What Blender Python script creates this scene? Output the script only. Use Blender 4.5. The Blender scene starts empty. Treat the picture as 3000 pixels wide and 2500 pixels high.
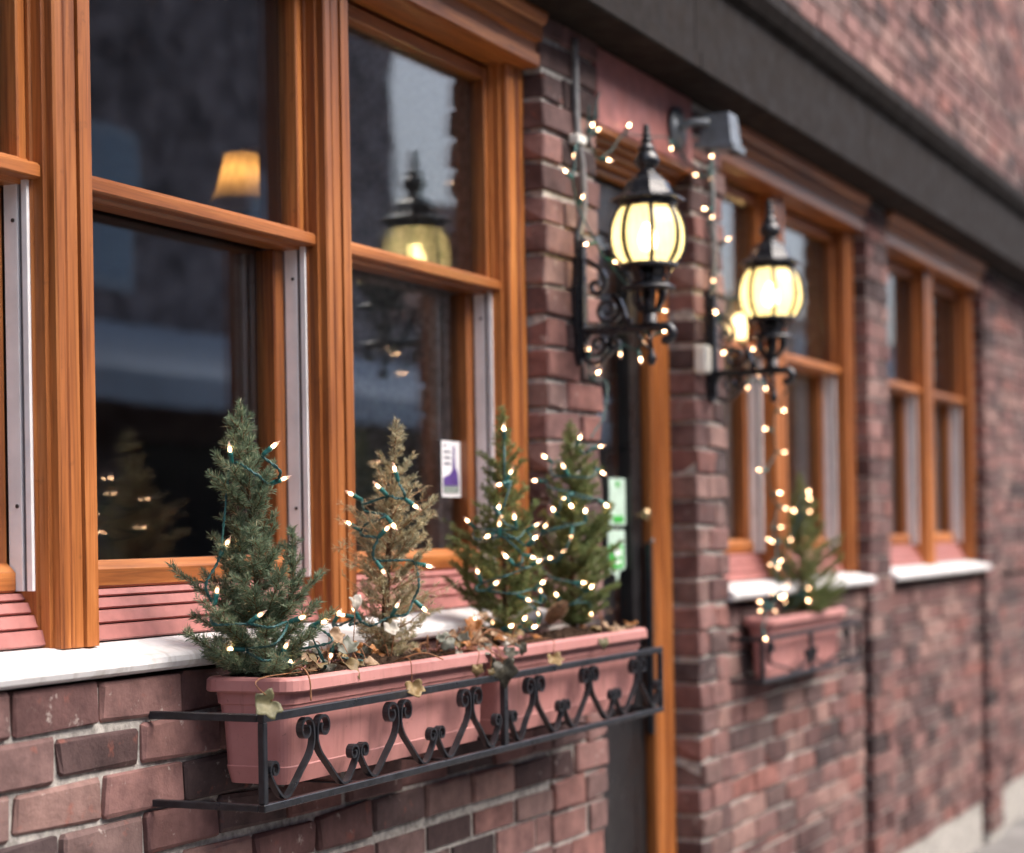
import bpy, bmesh, math, random
import numpy as np
from mathutils import Vector, Matrix

# ------------------------------------------------------------------ camera
scene = bpy.context.scene
col = scene.collection
R = math.radians
TH = R(25.18175715)
ROLL = 0.016
cam_data = bpy.data.cameras.new('camera')
cam = bpy.data.objects.new('camera', cam_data)
col.objects.link(cam)
W_ = Vector((math.cos(TH), math.sin(TH), 0))
R0 = Vector((math.sin(TH), -math.cos(TH), 0))
U0 = Vector((0, 0, 1))
cr_, sr_ = math.cos(ROLL), math.sin(ROLL)
CR = cr_*R0 - sr_*U0
CU = cr_*U0 + sr_*R0
CAM = Vector((-4.01566128, -1.80021792, 1.45))
cam.matrix_world = Matrix(((CR.x, CU.x, -W_.x, CAM.x), (CR.y, CU.y, -W_.y, CAM.y), (CR.z, CU.z, -W_.z, CAM.z), (0, 0, 0, 1)))
cam_data.sensor_width = 36
cam_data.lens = 68.4
cam_data.shift_y = 308/3000
cam_data.clip_start = 0.05
cam_data.clip_end = 500
cam_data.dof.use_dof = True
cam_data.dof.focus_distance = 3.12
cam_data.dof.aperture_fstop = 2.6
scene.camera = cam

# ------------------------------------------------------------------ sky, sun, exposure
world = bpy.data.worlds.new('World')
scene.world = world
world.use_nodes = True
wn = world.node_tree
wn.nodes.clear()
sky = wn.nodes.new('ShaderNodeTexSky')
sky.sky_type = 'NISHITA'
sky.sun_disc = False
SUN_EL, SUN_AZ = R(50), R(163)      # azimuth measured from +Y clockwise
sky.sun_elevation = SUN_EL
sky.sun_rotation = SUN_AZ
sky.air_density = 0.7
sky.dust_density = 6.0
sky.ozone_density = 1.0
bg = wn.nodes.new('ShaderNodeBackground')
bg.inputs['Strength'].default_value = 0.15
wo = wn.nodes.new('ShaderNodeOutputWorld')
wn.links.new(sky.outputs[0], bg.inputs['Color'])
wn.links.new(bg.outputs[0], wo.inputs['Surface'])
sl = bpy.data.lights.new('sun', 'SUN')
sl.energy = 1.5
sl.angle = R(60)
sl.color = (1.0, 0.97, 0.95)
sun = bpy.data.objects.new('sun', sl)
col.objects.link(sun)
sdir = Vector((math.sin(SUN_AZ)*math.cos(SUN_EL), math.cos(SUN_AZ)*math.cos(SUN_EL), math.sin(SUN_EL)))
sun.rotation_euler = (-sdir).to_track_quat('-Z', 'Y').to_euler()
sun.location = (0, -6, 12)
scene.view_settings.view_transform = 'Standard'
scene.view_settings.look = 'None'
scene.view_settings.exposure = 1.2
scene.view_settings.gamma = 1.0
scene.render.engine = 'CYCLES'
scene.cycles.use_denoising = True
scene.cycles.max_bounces = 10
scene.cycles.transparent_max_bounces = 24
scene.cycles.sample_clamp_indirect = 6.0
scene.cycles.caustics_reflective = False
scene.cycles.caustics_refractive = False

rnd = random.Random(11)

# ------------------------------------------------------------------ materials
MATS = {}
def new_mat(name):
    m = bpy.data.materials.new(name)
    m.use_nodes = True
    nt = m.node_tree
    nt.nodes.clear()
    out = nt.nodes.new('ShaderNodeOutputMaterial')
    MATS[name] = m
    return m, nt, out
def N(nt, typ, **kw):
    n = nt.nodes.new(typ)
    for k, v in kw.items():
        if k in n.inputs: n.inputs[k].default_value = v
        else: setattr(n, k, v)
    return n
def ramp(nt, fac, stops):
    r = nt.nodes.new('ShaderNodeValToRGB')
    el = r.color_ramp.elements
    while len(el) < len(stops): el.new(0.5)
    for e, (p, c) in zip(el, stops):
        e.position = p
        e.color = (c[0], c[1], c[2], 1)
    nt.links.new(fac, r.inputs['Fac'])
    return r
def mixc(nt, fac, a, b, mode='MIX'):
    m = nt.nodes.new('ShaderNodeMix')
    m.data_type = 'RGBA'
    m.blend_type = mode
    for i, v in ((0, fac), (6, a), (7, b)):
        if hasattr(v, 'is_linked') or hasattr(v, 'links'): nt.links.new(v, m.inputs[i])
        else: m.inputs[i].default_value = v if i == 0 else (v[0], v[1], v[2], 1)
    return m.outputs[2]
def coords(nt, scale=(1, 1, 1), rand=True):
    tc = nt.nodes.new('ShaderNodeTexCoord')
    mp = nt.nodes.new('ShaderNodeMapping')
    mp.inputs['Scale'].default_value = scale
    if rand:
        oi = nt.nodes.new('ShaderNodeObjectInfo')
        mul = nt.nodes.new('ShaderNodeMath'); mul.operation = 'MULTIPLY'; mul.inputs[1].default_value = 37.0
        nt.links.new(oi.outputs['Random'], mul.inputs[0])
        cb = nt.nodes.new('ShaderNodeCombineXYZ')
        for i in range(3): nt.links.new(mul.outputs[0], cb.inputs[i])
        nt.links.new(cb.outputs[0], mp.inputs['Location'])
    nt.links.new(tc.outputs['Object'], mp.inputs['Vector'])
    return mp.outputs[0]
def noise(nt, vec, scale, detail=4, rough=0.6, dist=0.0):
    n = nt.nodes.new('ShaderNodeTexNoise')
    n.inputs['Scale'].default_value = scale
    n.inputs['Detail'].default_value = detail
    n.inputs['Roughness'].default_value = rough
    n.inputs['Distortion'].default_value = dist
    nt.links.new(vec, n.inputs['Vector'])
    return n.outputs['Fac']
def bump(nt, h, strength, dist):
    b = nt.nodes.new('ShaderNodeBump')
    b.inputs['Strength'].default_value = strength
    b.inputs['Distance'].default_value = dist
    nt.links.new(h, b.inputs['Height'])
    return b.outputs[0]
def bsdf(nt, out, colour, rough=0.5, spec=0.5, metal=0.0, normal=None, coat=0.0, coat_rough=0.2):
    p = nt.nodes.new('ShaderNodeBsdfPrincipled')
    if hasattr(colour, 'links'): nt.links.new(colour, p.inputs['Base Color'])
    else: p.inputs['Base Color'].default_value = (*colour, 1)
    if hasattr(rough, 'links'): nt.links.new(rough, p.inputs['Roughness'])
    else: p.inputs['Roughness'].default_value = rough
    p.inputs['Specular IOR Level'].default_value = spec
    p.inputs['Metallic'].default_value = metal
    p.inputs['Coat Weight'].default_value = coat
    p.inputs['Coat Roughness'].default_value = coat_rough
    if normal: nt.links.new(normal, p.inputs['Normal'])
    if out: nt.links.new(p.outputs[0], out.inputs['Surface'])
    return p

def wood(name, axis, dark=1.0):
    m, nt, out = new_mat(name)
    sc = [60, 60, 60]; sc[axis] = 2.2
    v = coords(nt, tuple(sc))
    g1 = noise(nt, v, 1.0, 5, 0.65, 0.6)
    sc2 = [9, 9, 9]; sc2[axis] = 0.9
    g2 = noise(nt, coords(nt, tuple(sc2)), 1.0, 3, 0.5)
    sc3 = [260, 260, 260]; sc3[axis] = 6
    g3 = noise(nt, coords(nt, tuple(sc3)), 1.0, 2, 0.5)
    d = dark
    c1 = ramp(nt, g1, [(0.25, (0.13*d, 0.034*d, 0.009*d)), (0.5, (0.37*d, 0.128*d, 0.032*d)), (0.75, (0.56*d, 0.235*d, 0.072*d))])
    c2 = ramp(nt, g2, [(0.3, (0.5, 0.42, 0.36)), (0.5, (0.95, 0.92, 0.9)), (0.7, (1.25, 1.22, 1.2))]).outputs[0]
    c = mixc(nt, 1.0, c1.outputs[0], c2, 'MULTIPLY')
    c4 = ramp(nt, g3, [(0.28, (0.45, 0.4, 0.36)), (0.45, (1, 1, 1))])
    c = mixc(nt, 0.7, c, c4.outputs[0], 'MULTIPLY')
    oi = nt.nodes.new('ShaderNodeObjectInfo')
    c = mixc(nt, 1.0, c, ramp(nt, oi.outputs['Random'], [(0.0, (0.74, 0.70, 0.68)), (0.5, (1.0, 0.98, 0.96)), (1.0, (1.14, 1.16, 1.2))]).outputs[0], 'MULTIPLY')
    dk = ramp(nt, noise(nt, coords(nt), 28, 4, 0.7), [(0.62, (0, 0, 0)), (0.78, (0.5,)*3)])
    c = mixc(nt, dk.outputs[0], c, (0.06*d, 0.022*d, 0.010*d))
    rg = ramp(nt, g2, [(0.3, (0.30,)*3), (0.7, (0.48,)*3)])
    bsdf(nt, out, c, rg.outputs[0], 0.5, normal=bump(nt, g1, 0.12, 0.002), coat=0.12, coat_rough=0.25)
    return m
wood('wood_vertical', 2); wood('wood_along', 0); wood('wood_dark_along', 0, 0.16)

def brick_mat():
    m, nt, out = new_mat('brick')
    oi = nt.nodes.new('ShaderNodeObjectInfo')
    base = ramp(nt, oi.outputs['Random'], [(0.0, (0.045, 0.033, 0.034)), (0.18, (0.14, 0.075, 0.072)), (0.36, (0.24, 0.135, 0.125)), (0.5, (0.065, 0.048, 0.05)), (0.66, (0.29, 0.18, 0.16)), (0.82, (0.13, 0.092, 0.09)), (1.0, (0.24, 0.11, 0.095))])
    v = coords(nt)
    n1 = noise(nt, v, 14, 5, 0.65)
    n2 = noise(nt, v, 70, 4, 0.7)
    n3 = noise(nt, v, 26, 3, 0.6)
    c = mixc(nt, 1.0, base.outputs[0], ramp(nt, n1, [(0.3, (0.55, 0.52, 0.52)), (0.7, (1.35, 1.3, 1.25))]).outputs[0], 'MULTIPLY')
    red = ramp(nt, n3, [(0.62, (0, 0, 0)), (0.74, (0.45,)*3)])
    c = mixc(nt, red.outputs[0], c, (0.33, 0.10, 0.065))
    wh = ramp(nt, noise(nt, v, 33, 5, 0.7), [(0.63, (0, 0, 0)), (0.72, (0.75,)*3)])
    c = mixc(nt, wh.outputs[0], c, (0.48, 0.42, 0.38))
    bsdf(nt, out, c, 0.85, 0.25, normal=bump(nt, n2, 0.6, 0.004))
brick_mat()

def plain(name, colour, rough=0.5, spec=0.5, metal=0.0, var=0.12, nscale=30, bmp=0.0, coat=0.0):
    m, nt, out = new_mat(name)
    v = coords(nt)
    n = noise(nt, v, nscale, 4, 0.6)
    lo = tuple(max(0, x*(1-var*2)) for x in colour); hi = tuple(x*(1+var*2) for x in colour)
    c = ramp(nt, n, [(0.3, lo), (0.7, hi)])
    rg = ramp(nt, noise(nt, v, nscale*0.6, 3, 0.5), [(0.3, (max(rough-0.1, .05),)*3), (0.7, (min(rough+0.12, 1),)*3)])
    nm = bump(nt, noise(nt, v, nscale*5, 3, 0.6), bmp, 0.002) if bmp else None
    bsdf(nt, out, c.outputs[0], rg.outputs[0], spec, metal, nm, coat)
    return m
plain('mortar', (0.40, 0.38, 0.35), 0.95, 0.1, var=0.22, nscale=60, bmp=0.7)
plain('pink_paint', (0.37, 0.145, 0.13), 0.55, 0.4, var=0.1, nscale=22, bmp=0.08)
def planter_mat():
    m, nt, out = new_mat('terracotta_plastic')
    v = coords(nt)
    base = ramp(nt, noise(nt, v, 7, 4, 0.6), [(0.3, (0.39, 0.165, 0.15)), (0.7, (0.50, 0.235, 0.215))])
    st = ramp(nt, noise(nt, coords(nt, (55, 55, 7)), 1.0, 4, 0.6), [(0.54, (0, 0, 0)), (0.75, (0.5,)*3)])
    c = mixc(nt, st.outputs[0], base.outputs[0], (0.22, 0.105, 0.085))
    sp = ramp(nt, noise(nt, v, 160, 3, 0.6), [(0.66, (0, 0, 0)), (0.72, (0.55,)*3)])
    c = mixc(nt, sp.outputs[0], c, (0.14, 0.085, 0.06))
    bsdf(nt, out, c, ramp(nt, noise(nt, v, 25, 3, .5), [(.3, (.42,)*3), (.7, (.65,)*3)]).outputs[0], 0.4, normal=bump(nt, noise(nt, v, 60, 3, .6), .05, .002))
planter_mat()
plain('iron', (0.013, 0.0145, 0.018), 0.36, 0.5, var=0.3, nscale=60, bmp=0.15, coat=0.2)
plain('cast_iron', (0.014, 0.015, 0.018), 0.30, 0.5, var=0.3, nscale=80, bmp=0.12, coat=0.25)
plain('white_track', (0.86, 0.85, 0.85), 0.45, 0.4, var=0.05, nscale=12)
plain('track_groove', (0.13, 0.13, 0.14), 0.5, 0.4)
plain('screw_metal', (0.06, 0.05, 0.045), 0.5, 0.5, 0.6)
plain('socket_green', (0.016, 0.14, 0.125), 0.42, 0.5, var=0.1)
plain('wire_green', (0.012, 0.075, 0.072), 0.45, 0.5, var=0.15)
plain('black_door', (0.012, 0.011, 0.012), 0.35, 0.5)
plain('conduit_grey', (0.22, 0.22, 0.22), 0.5, 0.4, 0.2)
plain('box_white', (0.82, 0.80, 0.72), 0.5, 0.3, var=0.04)
plain('flood_grey', (0.16, 0.18, 0.20), 0.4, 0.5, 0.3)
plain('brass', (0.5, 0.36, 0.2), 0.25, 0.5, 0.9)
plain('room_wall', (0.16, 0.11, 0.11), 0.8, 0.2, var=0.1, nscale=2)
plain('room_floor', (0.08, 0.05, 0.035), 0.5, 0.4)
plain('net_curtain', (0.62, 0.58, 0.55), 0.9, 0.1, var=0.05)
plain('paving', (0.20, 0.19, 0.18), 0.85, 0.2, var=0.15, nscale=3, bmp=0.2)
plain('kerb_stone', (0.30, 0.29, 0.28), 0.8, 0.2)
plain('asphalt', (0.05, 0.05, 0.052), 0.8, 0.3, var=0.2, nscale=5, bmp=0.3)
plain('cone_scale', (0.36, 0.24, 0.15), 0.7, 0.2, var=0.25, nscale=50)
plain('bark', (0.11, 0.065, 0.04), 0.9, 0.1, var=0.3, nscale=120, bmp=0.5)
plain('twig_dry', (0.36, 0.22, 0.12), 0.85, 0.1, var=0.2, nscale=90)
plain('twig_green', (0.15, 0.09, 0.045), 0.85, 0.1, var=0.2, nscale=90)
plain('ivy_stem', (0.28, 0.13, 0.06), 0.6, 0.3, var=0.2, nscale=60)
plain('label_white', (0.78, 0.78, 0.80), 0.5, 0.3, var=0.02)
plain('label_purple', (0.09, 0.05, 0.22), 0.5, 0.3, var=0.15)
plain('label_grey', (0.28, 0.28, 0.33), 0.5, 0.3)
plain('label_greygreen', (0.22, 0.26, 0.24), 0.5, 0.3, var=.3, nscale=200)
plain('sticker_green', (0.05, 0.42, 0.06), 0.4, 0.4)
plain('sticker_pale', (0.50, 0.66, 0.56), 0.4, 0.4, var=.08)
plain('opposite_brick', (0.45, 0.36, 0.34), 0.9, 0.1, var=0.3, nscale=3)
plain('fascia_paint', (0.012, 0.008, 0.006), 0.7, 0.15, var=0.2)
plain('opposite_trim', (0.80, 0.82, 0.84), 0.6, 0.3, var=0.05)
plain('added_awning_pale', (0.82, 0.86, 0.90), 0.7, 0.2, var=0.06, nscale=0.6)
plain('opposite_dark', (0.03, 0.035, 0.04), 0.1, 0.6)
plain('opposite_pane_sky', (0.60, 0.70, 0.78), 0.2, 0.6)  # pale blue puts a sky reflection into the colour of the opposite panes

def sill_mat():
    m, nt, out = new_mat('sill_white')
    v = coords(nt, (6, 14, 14))
    n1 = noise(nt, v, 2.0, 5, 0.65)
    n2 = noise(nt, coords(nt), 90, 3, 0.6)
    c = ramp(nt, n1, [(0.25, (0.50, 0.48, 0.46)), (0.5, (0.68, 0.67, 0.67))])
    gr = ramp(nt, noise(nt, coords(nt, (30, 8, 8)), 1.0, 5, 0.7), [(0.50, (0, 0, 0)), (0.72, (0.6,)*3)])
    cc = mixc(nt, gr.outputs[0], c.outputs[0], (0.30, 0.26, 0.22))
    bsdf(nt, out, cc, 0.6, 0.3, normal=bump(nt, n2, 0.15, 0.002))
sill_mat()

def soil_mat():
    m, nt, out = new_mat('soil')
    v = coords(nt)
    n1 = noise(nt, v, 160, 4, 0.7)
    c = ramp(nt, n1, [(0.35, (0.012, 0.008, 0.006)), (0.6, (0.06, 0.035, 0.022)), (0.70, (0.09, 0.06, 0.04)), (0.74, (0.5, 0.45, 0.4))])
    bsdf(nt, out, c.outputs[0], 0.95, 0.1, normal=bump(nt, n1, 0.9, 0.006))
soil_mat()

def needle_mat(name, stops, rough=0.5):
    m, nt, out = new_mat(name)
    g = nt.nodes.new('ShaderNodeNewGeometry')
    c = ramp(nt, g.outputs['Random Per Island'], stops)
    n = noise(nt, coords(nt), 22, 3, 0.5)
    cc = mixc(nt, 1.0, c.outputs[0], ramp(nt, n, [(0.3, (0.65, 0.7, 0.7)), (0.7, (1.3, 1.25, 1.2))]).outputs[0], 'MULTIPLY')
    p = bsdf(nt, None, cc, rough, 0.35)
    t = nt.nodes.new('ShaderNodeBsdfTranslucent')
    nt.links.new(cc, t.inputs['Color'])
    mx = nt.nodes.new('ShaderNodeMixShader'); mx.inputs[0].default_value = 0.35
    nt.links.new(p.outputs[0], mx.inputs[1]); nt.links.new(t.outputs[0], mx.inputs[2])
    nt.links.new(mx.outputs[0], out.inputs['Surface'])
needle_mat('needle_green', [(0.0, (0.08, 0.13, 0.085)), (0.5, (0.16, 0.23, 0.145)), (0.85, (0.26, 0.33, 0.21)), (1.0, (0.42, 0.37, 0.24))])
needle_mat('needle_dry', [(0.0, (0.27, 0.26, 0.16)), (0.45, (0.47, 0.44, 0.28)), (0.85, (0.62, 0.56, 0.39)), (1.0, (0.52, 0.34, 0.2))])
needle_mat('needle_fresh', [(0.0, (0.095, 0.14, 0.045)), (0.5, (0.19, 0.25, 0.09)), (0.85, (0.28, 0.34, 0.14)), (1.0, (0.38, 0.32, 0.17))])

def leaf_mat(name, a, b):
    m, nt, out = new_mat(name)
    v = coords(nt)
    n = noise(nt, v, 60, 4, 0.65)
    c = ramp(nt, n, [(0.35, a), (0.65, b)])
    p = bsdf(nt, None, c.outputs[0], 0.5, 0.35, normal=bump(nt, noise(nt, v, 140, 3, .6), 0.3, 0.002))
    t = nt.nodes.new('ShaderNodeBsdfTranslucent')
    nt.links.new(c.outputs[0], t.inputs['Color'])
    mx = nt.nodes.new('ShaderNodeMixShader'); mx.inputs[0].default_value = 0.2
    nt.links.new(p.outputs[0], mx.inputs[1]); nt.links.new(t.outputs[0], mx.inputs[2])
    nt.links.new(mx.outputs[0], out.inputs['Surface'])
leaf_mat('leaf_grey', (0.14, 0.15, 0.11), (0.27, 0.27, 0.22))
leaf_mat('leaf_pale', (0.36, 0.33, 0.27), (0.55, 0.51, 0.44))
leaf_mat('leaf_tan', (0.24, 0.15, 0.08), (0.46, 0.31, 0.19))
leaf_mat('leaf_orange', (0.26, 0.09, 0.02), (0.42, 0.18, 0.05))
leaf_mat('leaf_dark', (0.035, 0.032, 0.022), (0.11, 0.10, 0.07))
leaf_mat('leaf_olive', (0.11, 0.085, 0.035), (0.25, 0.17, 0.08))
leaf_mat('leaf_yellow', (0.22, 0.14, 0.05), (0.38, 0.27, 0.13))
leaf_mat('leaf_green', (0.11, 0.105, 0.05), (0.22, 0.20, 0.11))

def glass_mat(name, tint=(1, 1, 1), ior=1.5, rough=0.0):
    m, nt, out = new_mat(name)
    fr = nt.nodes.new('ShaderNodeFresnel')
    ge = nt.nodes.new('ShaderNodeNewGeometry')
    mr = nt.nodes.new('ShaderNodeMapRange')      # same reflectance on both faces of a thin pane
    mr.inputs['To Min'].default_value = ior; mr.inputs['To Max'].default_value = 1/ior
    nt.links.new(ge.outputs['Backfacing'], mr.inputs['Value']); nt.links.new(mr.outputs[0], fr.inputs['IOR'])
    tr = nt.nodes.new('ShaderNodeBsdfTransparent'); tr.inputs['Color'].default_value = (*tint, 1)
    gl = nt.nodes.new('ShaderNodeBsdfGlossy'); gl.inputs['Roughness'].default_value = rough
    if rough == 0:
        nt.links.new(bump(nt, noise(nt, coords(nt), 5, 2, 0.5), 0.03, 0.01), gl.inputs['Normal'])
    mx = nt.nodes.new('ShaderNodeMixShader')
    nt.links.new(fr.outputs[0], mx.inputs[0]); nt.links.new(tr.outputs[0], mx.inputs[1]); nt.links.new(gl.outputs[0], mx.inputs[2])
    nt.links.new(mx.outputs[0], out.inputs['Surface'])
glass_mat('window_glass', (0.93, 0.95, 0.95), 1.5)
glass_mat('bulb_glass', (1.0, 0.93, 0.90), 1.35, 0.05)
def warm_bulb():
    nt = MATS['bulb_glass'].node_tree
    out = [n for n in nt.nodes if n.type == 'OUTPUT_MATERIAL'][0]
    src = out.inputs['Surface'].links[0].from_socket
    t = nt.nodes.new('ShaderNodeBsdfTranslucent'); t.inputs['Color'].default_value = (1.0, 0.80, 0.74, 1)
    mx = nt.nodes.new('ShaderNodeMixShader'); mx.inputs[0].default_value = 0.4
    nt.links.new(src, mx.inputs[1]); nt.links.new(t.outputs[0], mx.inputs[2]); nt.links.new(mx.outputs[0], out.inputs['Surface'])
warm_bulb()

def glow(name, colour, strength):
    m, nt, out = new_mat(name)
    e = nt.nodes.new('ShaderNodeEmission')
    e.inputs['Color'].default_value = (*colour, 1); e.inputs['Strength'].default_value = strength
    nt.links.new(e.outputs[0], out.inputs['Surface'])
glow('filament', (1.0, 0.62, 0.34), 16)
def vary_filament():
    nt = MATS['filament'].node_tree
    e = [n for n in nt.nodes if n.type == 'EMISSION'][0]
    oi = nt.nodes.new('ShaderNodeObjectInfo')
    mr = nt.nodes.new('ShaderNodeMapRange')
    mr.inputs['To Min'].default_value = 5.0; mr.inputs['To Max'].default_value = 28.0
    nt.links.new(oi.outputs['Random'], mr.inputs['Value']); nt.links.new(mr.outputs[0], e.inputs['Strength'])
vary_filament()
glow('lantern_bulb', (1.0, 0.76, 0.42), 26)
glow('room_bulb', (1.0, 0.62, 0.36), 8.5)
glow('candle_bulb', (1.0, 0.60, 0.25), 8)

def translucent(name, colour, clear, gloss=0.08, dens=1.0):
    m, nt, out = new_mat(name)
    n = noise(nt, coords(nt, (160, 160, 6)), 1.0, 2, 0.5)
    c = ramp(nt, n, [(0.3, tuple(x*0.75*dens for x in colour)), (0.7, tuple(x*dens for x in colour))])
    t = nt.nodes.new('ShaderNodeBsdfTranslucent'); nt.links.new(c.outputs[0], t.inputs['Color'])
    tr = nt.nodes.new('ShaderNodeBsdfTransparent'); tr.inputs['Color'].default_value = (*colour, 1)
    gl = nt.nodes.new('ShaderNodeBsdfGlossy'); gl.inputs['Roughness'].default_value = 0.15
    a = nt.nodes.new('ShaderNodeMixShader'); a.inputs[0].default_value = clear
    b = nt.nodes.new('ShaderNodeMixShader'); b.inputs[0].default_value = gloss
    nt.links.new(t.outputs[0], a.inputs[1]); nt.links.new(tr.outputs[0], a.inputs[2])
    nt.links.new(a.outputs[0], b.inputs[1]); nt.links.new(gl.outputs[0], b.inputs[2])
    nt.links.new(b.outputs[0], out.inputs['Surface'])
translucent('lantern_glass', (0.97, 0.90, 0.60), 0.30, 0.08, 0.9)
translucent('lamp_shade', (0.90, 0.72, 0.42), 0.0, 0.02)

# ------------------------------------------------------------------ builders
ORG = {}
def tag(o, label=None, cat=None, group=None, kind=None):
    if label: o['label'] = label
    if cat: o['category'] = cat
    if group: o['group'] = group
    if kind: o['kind'] = kind
    return o
def thing(name, loc, label, cat, group=None):
    o = bpy.data.objects.new(name, None)
    o.empty_display_size = 0.05
    o.location = loc
    col.objects.link(o)
    ORG[o.name] = Vector(loc)
    return tag(o, label, cat, group)
def link(name, me, mat, parent=None):
    o = bpy.data.objects.new(name, me)
    col.objects.link(o)
    if mat and not me.materials: me.materials.append(MATS[mat])
    if parent:
        o.parent = parent
        ORG[o.name] = ORG[parent.name]
    else:
        ORG[o.name] = Vector((0, 0, 0))
    return o
class MB:
    def __init__(s): s.v = []; s.f = []; s.sm = []
    def add(s, vs, fs, smooth=False):
        b = len(s.v)
        s.v += [tuple(p) for p in vs]
        for f in fs:
            s.f.append([i+b for i in f]); s.sm.append(smooth)
        return s
    def box(s, x0, x1, y0, y1, z0, z1):
        vs = [(x, y, z) for z in (z0, z1) for y in (y0, y1) for x in (x0, x1)]
        return s.add(vs, [(0, 2, 3, 1), (4, 5, 7, 6), (0, 1, 5, 4), (2, 6, 7, 3), (0, 4, 6, 2), (1, 3, 7, 5)])
    def bbox(s, x0, x1, y0, y1, z0, z1, b=0.002):
        # box with chamfered edges
        bm = bmesh.new()
        bmesh.ops.create_cube(bm, size=1)
        for v in bm.verts:
            v.co = Vector(((x0+x1)/2+v.co.x*(x1-x0), (y0+y1)/2+v.co.y*(y1-y0), (z0+z1)/2+v.co.z*(z1-z0)))
        bmesh.ops.bevel(bm, geom=bm.edges[:], offset=b, segments=1, affect='EDGES', clamp_overlap=True)
        s.frombm(bm); bm.free()
        return s
    def frombm(s, bm, smooth=False):
        bm.verts.ensure_lookup_table(); bm.verts.index_update()
        return s.add([v.co.copy() for v in bm.verts], [[v.index for v in f.verts] for f in bm.faces], smooth)
    def prism(s, poly, axis, a0, a1, smooth=False):
        # poly: 2D points in the two other axes (in x,y,z order)
        def P(p, a):
            l = list(p); l.insert(axis, a); return tuple(l)
        n = len(poly)
        vs = [P(p, a0) for p in poly]+[P(p, a1) for p in poly]
        fs = [[i, (i+1) % n, (i+1) % n+n, i+n] for i in range(n)]
        fs += [list(range(n))[::-1], list(range(n, 2*n))]
        return s.add(vs, fs, smooth)
    def tube(s, pts, r, n=8, closed=False, smooth=True, caps=True):
        pts = [Vector(p) for p in pts]
        rr = r if hasattr(r, '__len__') else [r]*len(pts)
        b = len(s.v); ref = None; vs = []
        for i, p in enumerate(pts):
            a = pts[i-1] if (i > 0 or closed) else p
            c = pts[(i+1) % len(pts)] if (i < len(pts)-1 or closed) else p
            t = (c-a)
            t = t.normalized() if t.length > 1e-9 else Vector((0, 0, 1))
            if ref is None: ref = t.orthogonal().normalized()
            ref = (ref-t*ref.dot(t))
            ref = ref.normalized() if ref.length > 1e-6 else t.orthogonal().normalized()
            q = t.cross(ref)
            for k in range(n):
                an = 2*math.pi*k/n
                vs.append(p+(ref*math.cos(an)+q*math.sin(an))*rr[i])
        fs = []
        m = len(pts)
        for i in range(m if closed else m-1):
            j = (i+1) % m
            for k in range(n):
                fs.append([i*n+k, i*n+(k+1) % n, j*n+(k+1) % n, j*n+k])
        if not closed and caps:
            fs += [list(range(n))[::-1], [(m-1)*n+k for k in range(n)]]
        return s.add(vs, fs, smooth)
    def bar(s, pts, nrm, wid, thk):
        # flat bar: wid along nrm, thk in the plane of the path
        pts = [Vector(p) for p in pts]; nrm = Vector(nrm).normalized(); vs = []
        for i, p in enumerate(pts):
            t = (pts[min(i+1, len(pts)-1)]-pts[max(i-1, 0)]).normalized()
            q = nrm.cross(t).normalized()
            for a, b in ((-1, -1), (1, -1), (1, 1), (-1, 1)):
                vs.append(p+nrm*a*wid/2+q*b*thk/2)
        fs = []
        for i in range(len(pts)-1):
            for k in range(4): fs.append([i*4+k, i*4+(k+1) % 4, i*4+4+(k+1) % 4, i*4+4+k])
        e = (len(pts)-1)*4
        fs += [[3, 2, 1, 0], [e, e+1, e+2, e+3]]
        return s.add(vs, fs)
    def lathe(s, prof, c, n=24, phase=0.0, smooth=True, cap=True):
        c = Vector(c); vs = []; fs = []
        for r, z in prof:
            for k in range(n):
                a = phase+2*math.pi*k/n
                vs.append(c+Vector((r*math.cos(a), r*math.sin(a), z)))
        for i in range(len(prof)-1):
            for k in range(n): fs.append([i*n+k, i*n+(k+1) % n, (i+1)*n+(k+1) % n, (i+1)*n+k])
        if cap:
            fs += [list(range(n))[::-1], [(len(prof)-1)*n+k for k in range(n)]]
        return s.add(vs, fs, smooth)
    def build(s, name, mat, parent=None, smooth=None):
        o = ORG[parent.name] if parent else Vector((0, 0, 0))
        me = bpy.data.meshes.new(name)
        me.from_pydata([(v[0]-o.x, v[1]-o.y, v[2]-o.z) for v in s.v], [], s.f)
        bm = bmesh.new(); bm.from_mesh(me)
        bmesh.ops.recalc_face_normals(bm, faces=bm.faces[:])
        for f, sm in zip(bm.faces, s.sm): f.smooth = sm if smooth is None else smooth
        bm.to_mesh(me); bm.free()
        return link(name, me, mat, parent)
def catmull(pts, k=8):
    pts = [Vector(p) for p in pts]
    P = [pts[0]*2-pts[1]]+pts+[pts[-1]*2-pts[-2]]
    out = []
    for i in range(1, len(P)-2):
        a, b, c, d = P[i-1:i+3]
        for j in range(k):
            t = j/k
            out.append(0.5*((2*b)+(c-a)*t+(2*a-5*b+4*c-d)*t*t+(3*b-a-3*c+d)*t**3))
    out.append(pts[-1])
    return out
def spiral(c, r0, r1, a0, a1, n=18):
    return [(c[0]+(r0+(r1-r0)*i/n)*math.cos(a0+(a1-a0)*i/n), c[1]+(r0+(r1-r0)*i/n)*math.sin(a0+(a1-a0)*i/n)) for i in range(n+1)]

# ------------------------------------------------------------------ the setting: ground
def struct(name, mb, mat):
    o = mb.build(name, mat); o['kind'] = 'structure'; return o
m = MB().box(-12, 40, -2.6, 6, -0.3, 0.0); struct('pavement', m, 'paving')
m = MB()
m.box(-12, 40, -2.78, -2.603, -0.3, 0.004); struct('kerb', m, 'kerb_stone')
m = MB().box(-60, 120, -60, -2.783, -0.5, -0.13); struct('road', m, 'asphalt')

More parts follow.
